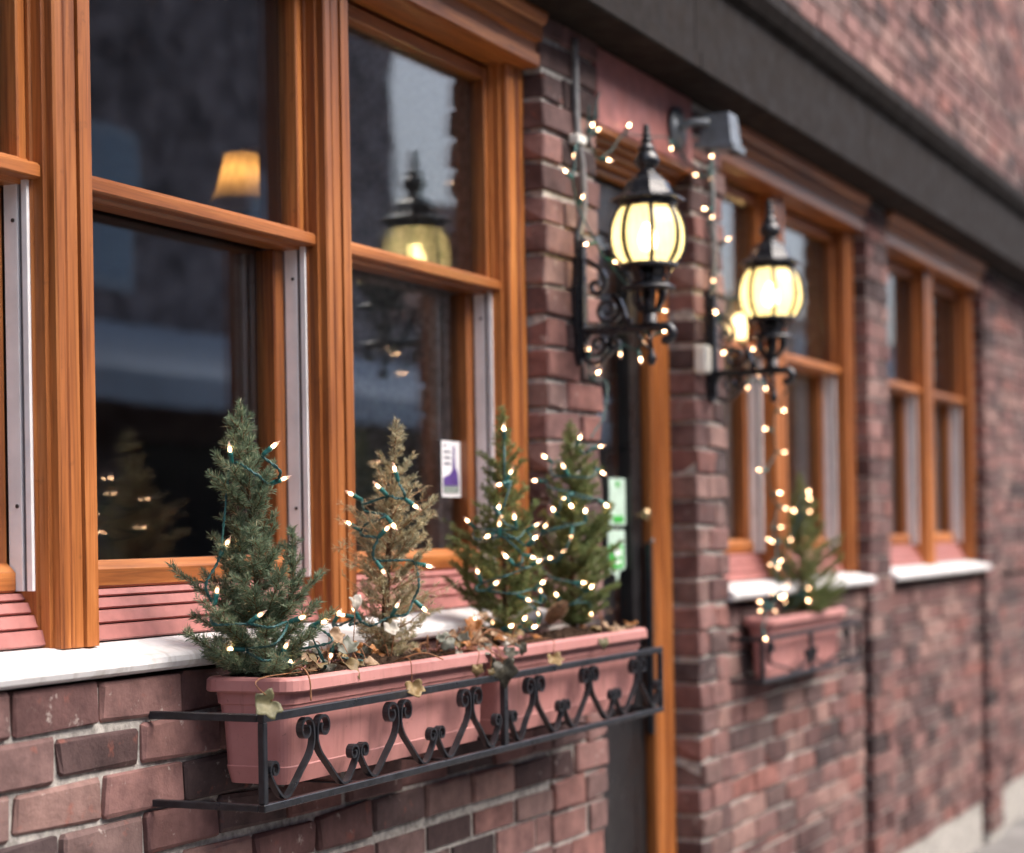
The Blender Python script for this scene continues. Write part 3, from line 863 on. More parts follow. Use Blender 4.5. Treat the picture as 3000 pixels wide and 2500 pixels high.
# ------------------------------------------------------------------ wall lanterns
def lantern(x, dz, label, wall_y=0.0):
    ax, ay = x, -.185
    t = thing('wall_lantern', (x, wall_y, 1.84+dz), label, 'wall lantern', 'lit wall lanterns on the brick piers')
    q = 2.72e-4
    c = (ax, ay, dz)
    toward = (CAM-Vector((ax, ay, 1.45))).normalized()
    ph0 = math.atan2(toward.y, toward.x)+R(6)
    z_of = lambda y: 2.124+(980-y)*q*1.055
    # finial
    fin = [(2, 75), (18, 78), (27, 88), (20, 100), (15, 106), (31, 118), (30, 128), (17, 136), (22, 142), (37, 155), (35, 168), (20, 176), (26, 184), (43, 198), (40, 212), (24, 222), (38, 236), (44, 246), (46, 256), (66, 266), (66, 276), (48, 284), (58, 300), (78, 330), (88, 362), (84, 392), (66, 420), (52, 440), (56, 455), (74, 466)]
    m = MB().lathe([(r*q*1.22, z_of(y)) for r, y in fin], c, 24)
    m.build('finial', 'cast_iron', t)
    roof = [(60, 462), (84, 468), (88, 480), (112, 492), (170, 545), (190, 600), (198, 618), (216, 628), (222, 640), (300, 676), (302, 690), (270, 696), (240, 690), (235, 700), (240, 715), (228, 720)]
    MB().lathe([(r*q*1.06, z_of(y)) for r, y in roof], c, 8, ph0, smooth=False).build('roof', 'cast_iron', t)
    MB().lathe([(200*q, z_of(705)), (252*q, z_of(712)), (256*q, z_of(738)), (240*q, z_of(748)), (200*q, z_of(748))], c, 24).build('upper_ring', 'cast_iron', t)
    gp = [(236, 744), (262, 780), (290, 840), (308, 900), (316, 970), (312, 1040), (294, 1105), (262, 1160), (225, 1202)]
    for k in range(8):
        a0, a1 = ph0+k*math.pi/4, ph0+(k+1)*math.pi/4
        am = (a0+a1)/2
        rib = [(ax+r*q*1.02*math.cos(a0), ay+r*q*1.02*math.sin(a0), z_of(y)+dz) for r, y in gp]
        nr = Vector((-math.sin(a0), math.cos(a0), 0))
        MB().bar(rib, nr, .0105, .006).build('rib', 'cast_iron', t)
        vs = []; cols = 4
        for r, y in gp:
            for j in range(cols+1):
                a = a0+R(2.2)+(a1-a0-R(4.4))*j/cols
                rr = r*q*0.985*(0.45+0.55*math.cos(math.pi/8)/math.cos(a-am))
                vs.append((ax+rr*math.cos(a), ay+rr*math.sin(a), z_of(y)+dz))
        fs = [[i*(cols+1)+j, i*(cols+1)+j+1, (i+1)*(cols+1)+j+1, (i+1)*(cols+1)+j] for i in range(len(gp)-1) for j in range(cols)]
        MB().add(vs, fs, True).build('glass_panel', 'lantern_glass', t)
    MB().lathe([(.001, -.028), (.016, -.024), (.022, -.006), (.021, .006), (.014, .02), (.010, .034), (.001, .035)], (ax, ay, z_of(990)+dz), 18).build('bulb', 'lantern_bulb', t)
    MB().lathe([(150*q, z_of(1190)), (252*q, z_of(1198)), (256*q, z_of(1224)), (235*q, z_of(1232)), (150*q, z_of(1232))], c, 24).build('lower_ring', 'cast_iron', t)
    MB().lathe([(60*q, z_of(1232)), (62*q, z_of(1300)), (52*q, z_of(1352))], c, 16).build('stem', 'cast_iron', t)
    for k in range(6):
        a = ph0+R(20)+k*math.pi/3
        pts = [(ax+r*q*math.cos(a), ay+r*q*math.sin(a), z_of(y)+dz) for r, y in ((196, 1228), (188, 1260), (150, 1310), (150, 1352))]
        MB().bar(pts, (-math.sin(a), math.cos(a), 0), .022, .006).build('neck_strut', 'cast_iron', t)
    MB().lathe([(120*q, z_of(1346)), (170*q, z_of(1346)), (182*q, z_of(1362)), (226*q, z_of(1384)), (228*q, z_of(1396)), (150*q, z_of(1402)), (60*q, z_of(1402))], c, 24).build('flange', 'cast_iron', t)
    for k in range(6):
        a = ph0+R(8)+k*math.pi/3
        pts = [(ax+r*q*math.cos(a), ay+r*q*math.sin(a), z_of(y)+dz) for r, y in ((140, 1398), (142, 1440), (126, 1500), (88, 1556), (40, 1590))]
        MB().bar(pts, (-math.sin(a), math.cos(a), 0), .012, .006).build('basket_strut', 'cast_iron', t)
    MB().lathe([(40*q, z_of(1400)), (46*q, z_of(1500)), (50*q, z_of(1590)), (64*q, z_of(1600)), (58*q, z_of(1650)), (70*q, z_of(1664)), (70*q, z_of(1676))], c, 16).build('basket_core', 'cast_iron', t)
    za = z_of(1705)+dz
    xa = ax
    arm = [(xa, wall_y-.012, za+.002), (xa, -.07, za-.001), (xa, -.13, za-.001), (xa, ay, za)]
    end = [(xa, ay-.04-.016*math.sin(b), za-.016+.016*math.cos(b)) for b in [i*math.pi/7 for i in range(9)]]
    MB().tube(catmull(arm+end, 4), .0105, 10).build('arm', 'cast_iron', t)
    # scrolls in the vertical plane of the arm: (distance from wall, height above arm)
    def sc(name, pts2, wid=.013, thk=.0085):
        MB().bar([(xa, wall_y-p[0], za+p[1]) for p in pts2], (1, 0, 0), wid, thk).build(name, 'cast_iron', t)
    cir = lambda cx, cz, r0, r1, a0, a1, n=20: spiral((cx, cz), r0, r1, a0, a1, n)
    sc('scroll', cir(.083, .046, .008, .036, R(-120), R(430), 34))
    sc('scroll', cir(.083, .046, .036, .036, R(70), R(70), 1)+[(.098, .080), (.112, .068), (.122, .045), (.128, .022), (.138, .010)])
    sc('scroll', [(.030, .168), (.046, .158), (.068, .140), (.078, .122), (.078, .104), (.068, .090)]+cir(.055, .104, .018, .006, R(-60), R(-360), 16))
    sc('scroll', cir(.058, -.033, .006, .022, R(300), R(-100), 22))
    sc('scroll', [(.036, -.008)]+cir(.050, -.046, .034, .030, R(150), R(300), 10)+[(.085, -.055), (.095, -.045)])
    sc('scroll', cir(.098, -.036, .005, .015, R(-200), R(200), 18)+[(.090, -.020), (.10, -.010)])
    sc('scroll', cir(.135, .016, .004, .011, R(-120), R(250), 14), .008, .005)
    sc('scroll', [(.155, -.010), (.165, -.030), (.178, -.046), (.190, -.055)], .010, .006)
    MB().lathe([(.001, -.028), (.008, -.024), (.0115, -.013), (.009, -.003), (.005, .004), (.006, .010)], (ax, ay-.004, za-.061), 14).tube([(ax, ay, za-.008), (ax, ay-.004, za-.055)], .0055, 8).build('drop', 'cast_iron', t)
    # back plate
    prof = [(.022, 2.135), (.016, 2.152), (.0, 2.160), (-.016, 2.152), (-.022, 2.135), (-.027, 2.10), (-.020, 2.085), (-.022, 2.04), (-.030, 2.02), (-.030, 1.93), (-.024, 1.90), (-.022, 1.87), (-.012, 1.845), (.0, 1.835), (.012, 1.845), (.022, 1.87), (.024, 1.90), (.030, 1.93), (.030, 2.02), (.022, 2.04), (.020, 2.085), (.027, 2.10)]
    MB().prism([(x+a, z+dz) for a, z in prof], 1, wall_y-.016, wall_y-.004).build('back_plate', 'cast_iron', t)
    MB().prism([(x+a*.45, 1.997+(z-1.997)*.86+dz) for a, z in prof], 1, wall_y-.026, wall_y-.0162).build('plate_ridge', 'cast_iron', t)
    return t
lantern(.182, 0.0, 'nearest lit wall lantern on the first brick pier')
lantern(1.108, -.037, 'second lit wall lantern farther down on the second brick pier')

# conduit above the lanterns
t = thing('conduit_pipe', (.19, -.012, 2.14), 'grey conduit running up the brick above the nearest lantern', 'conduit')
MB().tube(catmull([(.186, -.010, 2.14), (.196, -.018, 2.19), (.199, -.018, 2.25), (.192, -.018, 2.31), (.178, -.016, 2.36), (.172, -.014, 2.45), (.172, -.014, 2.60)], 6), .0085, 10).build('pipe', 'conduit_grey', t)
MB().bbox(.150, .196, -.030, -.003, 2.352, 2.374, .003).build('clip', 'box_white', t)
t = thing('conduit_pipe', (1.12, -.012, 2.1), 'grey conduit running up the second brick pier', 'conduit')
MB().tube(catmull([(1.112, -.012, 2.10), (1.118, -.018, 2.18), (1.118, -.018, 2.32), (1.112, -.018, 2.47)], 6), .009, 10).build('pipe', 'conduit_grey', t)
t = thing('junction_box', (1.03, -.012, 1.91), 'small white box fixed to the corner of the second brick pier', 'junction box')
MB().bbox(1.000, 1.040, -.034, .002, 1.874, 1.950, .004).build('housing', 'box_white', t)
MB().bbox(1.003, 1.037, -.037, -.0341, 1.880, 1.944, .001).build('cover', 'box_white', t)

# flood light over the door
t = thing('flood_light', (.98, -.02, 2.5), 'grey metal flood light with glass front above the doorway', 'flood light')
mp = MB()
mp.tube([(.86, -.006, 2.515), (.86, -.018, 2.515)], .055, 24)
mp.build('mount_plate', 'flood_grey', t)
MB().tube(catmull([(.86, -.018, 2.515), (.875, -.05, 2.53), (.90, -.085, 2.53)], 5), .011, 10).build('bracket', 'flood_grey', t)
def hexa(bot, top): return MB().add(bot+top, [(0, 1, 2, 3), (7, 6, 5, 4), (0, 4, 5, 1), (1, 5, 6, 2), (2, 6, 7, 3), (3, 7, 4, 0)])
hexa([(.895, -.150, 2.470), (.985, -.150, 2.470), (.985, -.060, 2.480), (.895, -.060, 2.480)], [(.905, -.140, 2.555), (.975, -.140, 2.555), (.975, -.070, 2.555), (.905, -.070, 2.555)]).build('housing', 'flood_grey', t)
hexa([(.890, -.158, 2.452), (.990, -.158, 2.452), (1.02, -.045, 2.468), (.885, -.045, 2.468)], [(.890, -.158, 2.4695), (.990, -.158, 2.4695), (1.005, -.050, 2.479), (.888, -.050, 2.479)]).build('hood', 'flood_grey', t)
hexa([(.900, -.150, 2.448), (.980, -.150, 2.448), (.985, -.060, 2.460), (.897, -.060, 2.460)], [(.900, -.150, 2.4515), (.980, -.150, 2.4515), (.985, -.060, 2.4655), (.897, -.060, 2.4655)]).build('glass', 'window_glass', t)

# ------------------------------------------------------------------ spruce trees
PROF = {
 't1': ((-1.34, -.10, 1.215), -.036, [(0, .03), (.06, .118), (.12, .108), (.18, .092), (.22, .068), (.26, .036), (.295, .030), (.335, .060), (.36, .050), (.40, .028), (.45, .006)]),
 't2': ((-.955, -.10, 1.22), .032, [(0, .03), (.07, .075), (.16, .07), (.24, .07), (.30, .06), (.36, .034), (.41, .015), (.435, .004)]),
 't3': ((-.435, -.10, 1.215), 0, [(0, .02), (.05, .055), (.12, .088), (.19, .090), (.25, .072), (.32, .053), (.38, .037), (.45, .012), (.49, .004)]),
 't4': ((-.09, -.10, 1.23), 0, [(0, .03), (.07, .072), (.14, .086), (.22, .09), (.29, .073), (.35, .056), (.41, .024), (.46, .004)]),
 't5': ((1.892, -.022, 1.165), 0, [(0, .04), (.05, .10), (.15, .105), (.25, .08), (.35, .045), (.45, .004)]),
}
def add_needles(name, pts, dirs, length, width, mat, parent, rng):
    n = len(pts)
    side = np.cross(dirs, rng.normal(size=(n, 3)))
    side /= np.linalg.norm(side, axis=1)[:, None]
    L = (length*rng.uniform(.7, 1.2, n))[:, None]
    bend = rng.normal(size=(n, 3))*.08
    mid = pts+dirs*L*.55
    tip = pts+(dirs+bend)*L
    w = width*.5
    V = np.stack([pts, mid-side*w, tip, mid+side*w], 1).reshape(-1, 3)
    V = V-np.array(ORG[parent.name])
    me = bpy.data.meshes.new(name)
    me.vertices.add(4*n); me.vertices.foreach_set('co', V.ravel().astype(np.float32))
    me.loops.add(4*n); me.loops.foreach_set('vertex_index', np.arange(4*n, dtype=np.int32))
    me.polygons.add(n); me.polygons.foreach_set('loop_start', np.arange(0, 4*n, 4, dtype=np.int32))
    me.polygons.foreach_set('loop_total', np.full(n, 4, dtype=np.int32))
    me.update(calc_edges=True); me.validate()
    o = link(name, me, mat, parent)
    o['kind'] = 'stuff'
    return o
def spruce(key, label, seed, mat, nb=130, nl=.0115, nw=.0011, step=.0007, bare=0, twig='twig_green', leaders=(), droop=0.0):
    base, lean, pr = PROF[key]
    base = Vector(base)
    rng = np.random.default_rng(seed)
    rd = random.Random(seed)
    t = thing('spruce_tree', base, label, 'spruce', 'small potted spruces')
    H = pr[-1][0]
    rad = lambda h: float(np.interp(h, [a for a, _ in pr], [b for _, b in pr]))
    axis = lambda h: base+U0*h+R0*(lean*h/H)
    tr = [axis(H*i/10) for i in range(11)]
    MB().tube(tr, [.0085*(1-.85*i/10) for i in range(11)], 8).build('trunk', 'bark', t)
    br = MB(); segs = []
    stems = [(axis, H, rad, nb)]
    for (ox, oh0, oh1, orad, onb) in leaders:
        f = lambda h, ox=ox, oh0=oh0: axis(oh0)+(R0*ox[0]+W_*ox[1])*min(1, (h/(.06)))+U0*h
        hl = oh1-oh0
        stems.append((f, hl, lambda h, hl=hl, orad=orad: orad*(1-h/hl)**.6*min(1, .4+h/hl*2)+.003, onb))
        br.tube([f(hl*i/6) for i in range(7)], [.0035*(1-.8*i/6) for i in range(7)], 5)
        segs += [(f(hl*i/6), f(hl*(i+1)/6), 1.0) for i in range(2, 6)]
    for ax_, H_, rad_, nb_ in stems:
        segs += [(ax_(H_*i/20), ax_(H_*(i+1)/20), 1.0) for i in range(9, 20)]
        for b in range(nb_):
            h1 = H_*(.04+.95*(b+rd.random())/nb_)
            r1 = rad_(h1)*rd.choice((rd.uniform(.5, .8), rd.uniform(.8, 1.0), rd.uniform(.95, 1.22)))
            h0 = max(.015, h1-r1*(rd.uniform(.25, .75)+.5*h1/H_)+droop*r1)
            an = b*2.39996+rd.uniform(-.5, .5)
            r1 *= 1+.20*math.sin(an+seed)+.16*math.sin(h1*70+seed*2+an*2)
            out = Vector((math.cos(an), math.sin(an), 0))
            p0 = ax_(h0); p3 = ax_(h1)+out*r1
            p1 = p0.lerp(p3, .4)-U0*r1*.10
            pts = catmull([p0, p1, p3], 4)
            br.tube(pts, [.0016*(1-.75*i/(len(pts)-1)) for i in range(len(pts))], 4, caps=False)
            for i in range(2, len(pts)-1): segs.append((pts[i], pts[i+1], 1.0))
            ns = max(2, int(r1/.009))
            for k in range(ns):
                f = .28+.72*(k+.5)/ns
                i = min(int(f*(len(pts)-1)), len(pts)-2)
                q = pts[i].lerp(pts[i+1], f*(len(pts)-1)-i)
                d = (pts[i+1]-pts[i]).normalized()
                sd = d.cross(U0)
                sd = sd.normalized() if sd.length > .1 else out.cross(U0)
                d2 = (d*rd.uniform(.5, .9)+sd*(1 if k % 2 else -1)*rd.uniform(.5, .9)+U0*rd.uniform(-.15, .45)).normalized()
                l = min(.034, r1*.5)*rd.uniform(.6, 1.1)*(1.05-.45*f)
                e = q+d2*l
                br.tube([q, q.lerp(e, .5)+U0*l*.04, e], [.0010, .0008, .0004], 3, caps=False)
                segs.append((q, e, 1.0))
    for k in range(bare):
        h = H*rd.uniform(.12, .7); an = rd.uniform(0, 6.28)
        out = Vector((math.cos(an), math.sin(an), 0))
        l = rad(h)*rd.uniform(1.1, 1.75)
        p0 = axis(h-.02); p3 = axis(h)+out*l+U0*rd.uniform(-.01, .05)
        pts = catmull([p0, p0.lerp(p3, .5)+U0*rd.uniform(-.012, .012), p3], 4)
        br.tube(pts, [.0013*(1-.6*i/(len(pts)-1)) for i in range(len(pts))], 4, caps=False)
        for j in range(3):
            f = rd.uniform(.45, .9); i = min(int(f*(len(pts)-1)), len(pts)-2); q = pts[i]
            e = q+(out+Vector((rd.uniform(-1, 1), rd.uniform(-1, 1), rd.uniform(-.4, .9)))).normalized()*rd.uniform(.008, .022)
            br.tube([q, e], [.0008, .0004], 3, caps=False)
            segs.append((q, e, .25))
        segs.append((pts[-2], pts[-1], .3))
    br.build('branches', twig, t, smooth=True)
    A = np.array([s[0][:] for s in segs]); Bq = np.array([s[1][:] for s in segs]); Wt = np.array([s[2] for s in segs])
    ln = np.linalg.norm(Bq-A, axis=1)
    cnt = np.maximum(1, (ln/step*Wt).astype(int))
    idx = np.repeat(np.arange(len(segs)), cnt)
    f = rng.random(len(idx))[:, None]
    P = A[idx]*(1-f)+Bq[idx]*f
    d = (Bq-A)/np.maximum(ln, 1e-6)[:, None]
    d = d[idx]
    rv = rng.normal(size=(len(idx), 3)); rv -= d*(rv*d).sum(1)[:, None]; rv /= np.linalg.norm(rv, axis=1)[:, None]
    ang = rng.uniform(R(28), R(62), len(idx))[:, None]
    dirs = d*np.cos(ang)+rv*np.sin(ang)+np.array([0, 0, .12])
    dirs /= np.linalg.norm(dirs, axis=1)[:, None]
    add_needles('foliage', P, dirs, nl, nw, mat, t, rng)
    return t
spruce('t1', 'dense dark green little spruce at the left end of the near planter', 5, 'needle_green', nb=112, nl=.0130, nw=.00125, step=.00042, leaders=[((.052, -.01), .07, .245, .030, 26), ((-.030, -.02), .08, .27, .034, 28)])
spruce('t2', 'dry brownish spruce with bare twigs, second from the left', 8, 'needle_dry', nb=80, nl=.0115, nw=.0014, step=.00052, bare=40, twig='twig_dry')
spruce('t3', 'yellow green spruce leaning over the joint between the planters, third from left', 13, 'needle_fresh', nb=112, step=.00050, nl=.0115, nw=.0015, bare=6, leaders=[((-.080, .0), .06, .20, .022, 16)])
spruce('t4', 'bushy green lit spruce beside the pine cone, in front of the doorway', 21, 'needle_fresh', nb=125, step=.00050, nl=.0115, nw=.0016)
spruce('t5', 'far blurred spruce in the planter beyond the second pier', 34, 'needle_fresh', nb=120, step=.0010, nw=.0022)

# ------------------------------------------------------------------ strings of lights
def socket_mesh():
    b = MB().lathe([(.0020, -.019), (.0036, -.0185), (.0040, -.012), (.0040, -.006), (.0044, -.0055), (.0044, .0)], (0, 0, 0), 10)
    me_o = b.build('socket_source', 'socket_green')
    me = me_o.data; bpy.data.objects.remove(me_o); return me
def bulb_mesh():
    b = MB().lathe([(.0031, .0), (.0036, .003), (.0034, .007), (.0026, .011), (.0012, .0150), (.0003, .0178)], (0, 0, 0), 10)
    o = b.build('bulb_source', 'bulb_glass'); me = o.data; bpy.data.objects.remove(o); return me
def fil_mesh():
    b = MB().lathe([(.0002, .0012), (.0017, .0022), (.0020, .0045), (.0014, .007), (.0002, .009)], (0, 0, 0), 8)
    o = b.build('filament_source', 'filament'); me = o.data; bpy.data.objects.remove(o); return me
SOCK, BULB, FIL = socket_mesh(), bulb_mesh(), fil_mesh()
def light_string(key, label, extra_start=(), extra_end=(), around=None, loose=.012):
    L = BULBS[key]
    c = Vector((sum(b[0] for b in L)/len(L)/1000, sum(b[1] for b in L)/len(L)/1000, min(b[2] for b in L)/1000))
    t = thing('light_string', c, label, 'string lights', 'strings of small warm lights')
    rd = random.Random(hash(key) % 1000 if False else sum(map(ord, key)))
    ctrl = [Vector(p) for p in extra_start]
    for i, b in enumerate(L):
        p = Vector(b[:3])/1000; d = Vector(b[3:]).normalized()
        o = link('socket', SOCK, None, t)
        o.matrix_local = Matrix.Translation(p-c) @ d.to_track_quat('Z', 'Y').to_matrix().to_4x4()
        g = link('bulb', BULB, None, o)
        fl = link('filament', FIL, None, o)
        tail = p-d*.021
        if ctrl and around:
            # detour across or round the back of the tree between lights
            base, lean, pr = PROF[around]
            a = ctrl[-1]; mid = a.lerp(tail, .5)
            hz = mid.z-base[2]
            axp = Vector(base)+U0*hz+R0*(lean*hz/pr[-1][0])
            r = float(np.interp(hz, [q[0] for q in pr], [q[1] for q in pr]))
            off = mid-axp; off.z = 0
            if off.length < 1e-4: off = -W_
            k = (1.0*r+.004)/off.length
            if k > 1: mid = Vector((axp.x+off.x*k, axp.y+off.y*k, mid.z-rd.uniform(0, loose)))
            else: mid.z -= rd.uniform(0, loose)
            ctrl.append(mid+Vector((rd.uniform(-1, 1), rd.uniform(-1, 1), rd.uniform(-1, 1)))*.004)
        elif ctrl:
            mid = ctrl[-1].lerp(tail, .5); mid.z -= rd.uniform(0, loose); ctrl.append(mid)
        ctrl.append(tail)
    ctrl += [Vector(p) for p in extra_end]
    path = catmull(ctrl, 9)
    # twisted pair
    for ph in (0, math.pi):
        pts = []; s = 0
        for i, p in enumerate(path):
            if i: s += (p-path[i-1]).length
            tn = (path[min(i+1, len(path)-1)]-path[max(i-1, 0)]).normalized()
            a = tn.orthogonal().normalized(); b2 = tn.cross(a)
            an = s/.011*math.pi+ph
            pts.append(p+(a*math.cos(an)+b2*math.sin(an))*.0015)
        MB().tube(pts, .0014, 6).build('wire', 'wire_green', t)
    return t
BULBS={
 't1':[[-1354,-125,1591,38,-68,63],[-1328,-126,1540,37,-86,36],[-1399,-76,1584,-32,-8,94],[-1412,-73,1435,2,-55,84],[-1413,-55,1359,12,-15,98],[-1413,-132,1323,23,-80,56],[-1366,-180,1318,25,-91,32],[-1402,-78,1270,-41,91,5],[-1377,-158,1271,-5,-57,82],[-1350,-148,1249,40,-76,-51],[-1302,-181,1308,30,-90,32]],
 't2':[[-983,-148,1560,-27,14,95],[-977,-180,1500,22,-78,-58],[-1003,-127,1531,-49,52,70],[-985,-62,1520,-61,62,49],[-1005,-152,1467,-11,-69,-71],[-998,-64,1467,-42,75,51],[-1011,-141,1456,7,-74,67],[-1014,-135,1387,-2,-60,-80],[-944,-186,1392,36,-91,-22],[-958,-184,1318,40,-62,-68],[-1005,-157,1320,-16,-60,79],[-1022,-84,1313,-26,41,87],[-1013,-58,1306,-48,86,19],[-989,-29,1305,-13,-59,80],[-988,-30,1255,-51,58,64],[-994,-17,1237,-22,10,-97]],
 't3':[[-451,-110,1655,-29,-12,95],[-468,-129,1566,29,-43,85],[-480,-116,1546,-65,73,-23],[-494,-115,1495,-2,-22,98],[-496,-119,1483,25,-42,-87],[-483,-146,1475,-30,3,95],[-478,-40,1471,-62,42,66],[-501,-120,1461,-1,-2,100],[-447,-173,1461,14,-87,47],[-459,-175,1434,27,-73,63],[-509,-101,1443,-64,66,-39],[-472,-175,1399,13,-96,-26],[-506,-139,1398,-31,62,72],[-456,-181,1388,5,-89,46],[-511,-76,1367,-36,18,91],[-509,-111,1345,8,-79,61],[-435,-180,1344,1,-80,59],[-422,-172,1323,-11,-7,99],[-463,-159,1314,11,-93,-34],[-407,-160,1279,-32,-17,93],[-445,-144,1270,26,-45,86],[-412,-149,1254,7,-95,31],[-465,-121,1258,29,-90,32],[-474,-89,1262,-21,7,97],[-462,-43,1269,-5,15,99]],
 't4':[[-97,-124,1650,-7,-50,87],[-64,-156,1633,36,-90,24],[-113,-51,1611,-64,53,55],[-142,-107,1586,-25,42,87],[-62,-160,1578,17,-85,-50],[-122,-32,1561,-53,84,10],[-154,-114,1523,-59,71,-40],[-74,-172,1507,34,-74,-59],[-153,-124,1508,21,-44,-87],[-162,-90,1493,-47,29,83],[-138,-153,1488,-26,-14,95],[-164,-67,1458,3,-54,84],[-161,-129,1440,-42,0,-91],[-164,-110,1402,24,-54,81],[-162,-74,1391,8,-99,15],[-140,-142,1337,43,-90,-2],[-123,-155,1325,-5,-81,58],[-152,-90,1308,-41,33,85],[-92,-143,1272,-18,-16,-97]],
 't5':[[1896,-47,1556,-16,-60,79],[1889,-50,1541,6,-87,-49],[1847,-17,1498,-48,28,83],[1868,-55,1496,46,-82,33],[1808,-13,1407,12,-51,85],[1787,-8,1263,13,-15,98],[1807,-66,1258,37,-79,49],[1808,-65,1226,31,-69,-65],[1790,0,1216,-38,-1,93],[1839,20,1182,9,-13,-99]],
 'lantern':[[259,-30,2399,27,-73,63],[122,-30,2321,-23,10,-97],[74,-30,2270,-59,44,67],[160,-30,2223,-16,-60,79],[145,-50,2114,-66,74,-15],[176,-100,2074,38,-85,-36],[336,-160,1970,24,-97,7],[228,-200,1909,14,-94,31],[215,-170,1899,20,-26,-94],[210,-150,1850,-14,-32,-94],[261,-80,1870,-6,-11,-99],[189,-30,1870,-19,-11,98],[235,-30,1820,6,-74,67]],
 'soffit':[[250,-20,2408,-2,-56,83],[369,-10,2350,24,-95,-19],[486,-20,2450,3,-54,84],[763,-30,2448,6,-15,-99],[991,-20,2411,-57,80,19],[1053,-40,2467,11,-16,98]],
 'far':[[1077,-30,2417,-15,-5,-99],[1030,-30,2324,-59,81,2],[1043,-40,2299,-7,-57,82],[1111,-60,2247,26,-83,48],[1054,-40,2125,1,18,98],[1078,-100,2084,20,-86,48],[1045,-50,2037,-22,43,87],[1082,-60,1934,-65,69,-31],[1180,-100,1923,10,-49,-87],[1200,-100,1945,12,-51,85],[1178,-140,1972,1,-89,45],[1154,-130,1879,3,-34,-94],[1155,-100,1844,-16,13,-98],[1182,-140,1841,12,-48,-87],[1160,-200,1881,21,-84,-51]],
 'drop':[[1404,-120,1787,46,-87,16],[1381,-80,1734,-59,79,19],[1404,-120,1667,5,-100,-1],[1319,-80,1615,-60,80,2],[1353,-120,1548,13,-98,15],[1409,-120,1506,2,-94,-33],[1357,-120,1450,9,-99,15],[1303,-120,1410,-67,72,18],[1330,-100,1415,-67,66,34],[1282,-120,1345,-70,71,2],[1352,-120,1351,34,-81,49],[1395,-100,1340,6,-50,-86],[1362,-100,1260,-48,80,36],[1349,-120,1252,36,-86,-36],[1384,-120,1251,20,-93,32],[1186,-120,1242,-48,85,19],[1185,-120,1220,-60,73,-32],[1296,-120,1216,12,-76,-64],[1209,-120,1144,18,-28,-94]],
}
LEAVES=[('b',[-807,-150,1247],31,'grey',90,20),('b',[-643,-130,1264],36,'orange',70,160),('b',[-655,-150,1247],28,'tan',100,200),('b',[-598,-160,1241],38,'pale',60,-40),('b',[-718,-190,1222],40,'grey',50,-50),('b',[-707,-222,1195],43,'dark',95,-80),('b',[-651,-205,1217],27,'dark',40,-20),('b',[-583,-200,1226],25,'dark',80,-90),('b',[-578,-180,1235],20,'tan',80,-100),('b',[-475,-100,1283],26,'olive',85,80),('b',[-538,-100,1282],19,'tan',80,100),('b',[-763,-160,1239],19,'olive',70,120),('b',[-789,-208,1199],20,'yellow',80,-90),('b',[-736,-210,1190],13,'olive',90,-80),('b',[-599,-150,1236],22,'olive',70,10),('b',[-695,-140,1249],17,'orange',80,60),('b',[-789,-170,1227],12,'pale',70,-100),('a',[-1103,-130,1336],25,'pale',90,-80),('a',[-1016,-150,1285],25,'pale',85,-90),('a',[-1165,-150,1254],33,'grey',60,90),('a',[-1183,-130,1282],27,'tan',90,-80),('a',[-1289,-160,1242],34,'olive',50,170),('a',[-1218,-180,1234],30,'olive',50,-40),('a',[-1050,-212,1185],31,'yellow',95,-85),('a',[-1532,-225,1198],39,'green',65,-150),('a',[-1222,-120,1260],27,'dark',70,0),('a',[-1127,-170,1230],22,'tan',30,30),('c',[-450,-212,1194],29,'yellow',95,-80),('d',[-189,-212,1215],21,'green',80,-90),('d',[-35,-160,1233],29,'tan',30,40),('d',[-80,-150,1230],26,'yellow',20,120),('d',[56,-150,1228],32,'tan',30,200),('d',[198,-120,1231],30,'orange',50,80),('d',[-43,-170,1225],24,'yellow',25,300),('d',[43,-170,1223],25,'tan',35,10),('d',[-101,-130,1236],24,'orange',20,10)]

light_string('t1', 'green wired lights wound round the leftmost dark spruce', extra_start=[(-1.40, -.03, 1.66)][:0], extra_end=[(-1.24, -.15, 1.235), (-1.2, -.12, 1.232)], around='t1')
light_string('t2', 'green wired lights spiralling down the dry brown spruce', extra_end=[(-1.08, -.14, 1.232), (-1.14, -.12, 1.24)], around='t2')
light_string('t3', 'green wired lights zigzagging down the third spruce', around='t3')
light_string('t4', 'lights wound round the spruce in front of the doorway', around='t4')
light_string('t5', 'blurred lights on the far spruce', around='t5')
light_string('lantern', 'lights strung down the pier and over the nearest lantern bracket', extra_start=[(.30, -.02, 2.50)], extra_end=[(.27, -.04, 1.80), (.20, -.06, 1.72), (.05, -.09, 1.66)])
light_string('soffit', 'lights strung across the pink board over the doorway', extra_start=[(.25, -.015, 2.46)])
light_string('far', 'blurred lights draped round the second lantern', extra_start=[(1.10, -.03, 2.46)])
light_string('drop', 'blurred lights hanging from the second lantern down to the far planter', extra_start=[(1.25, -.19, 1.86)])

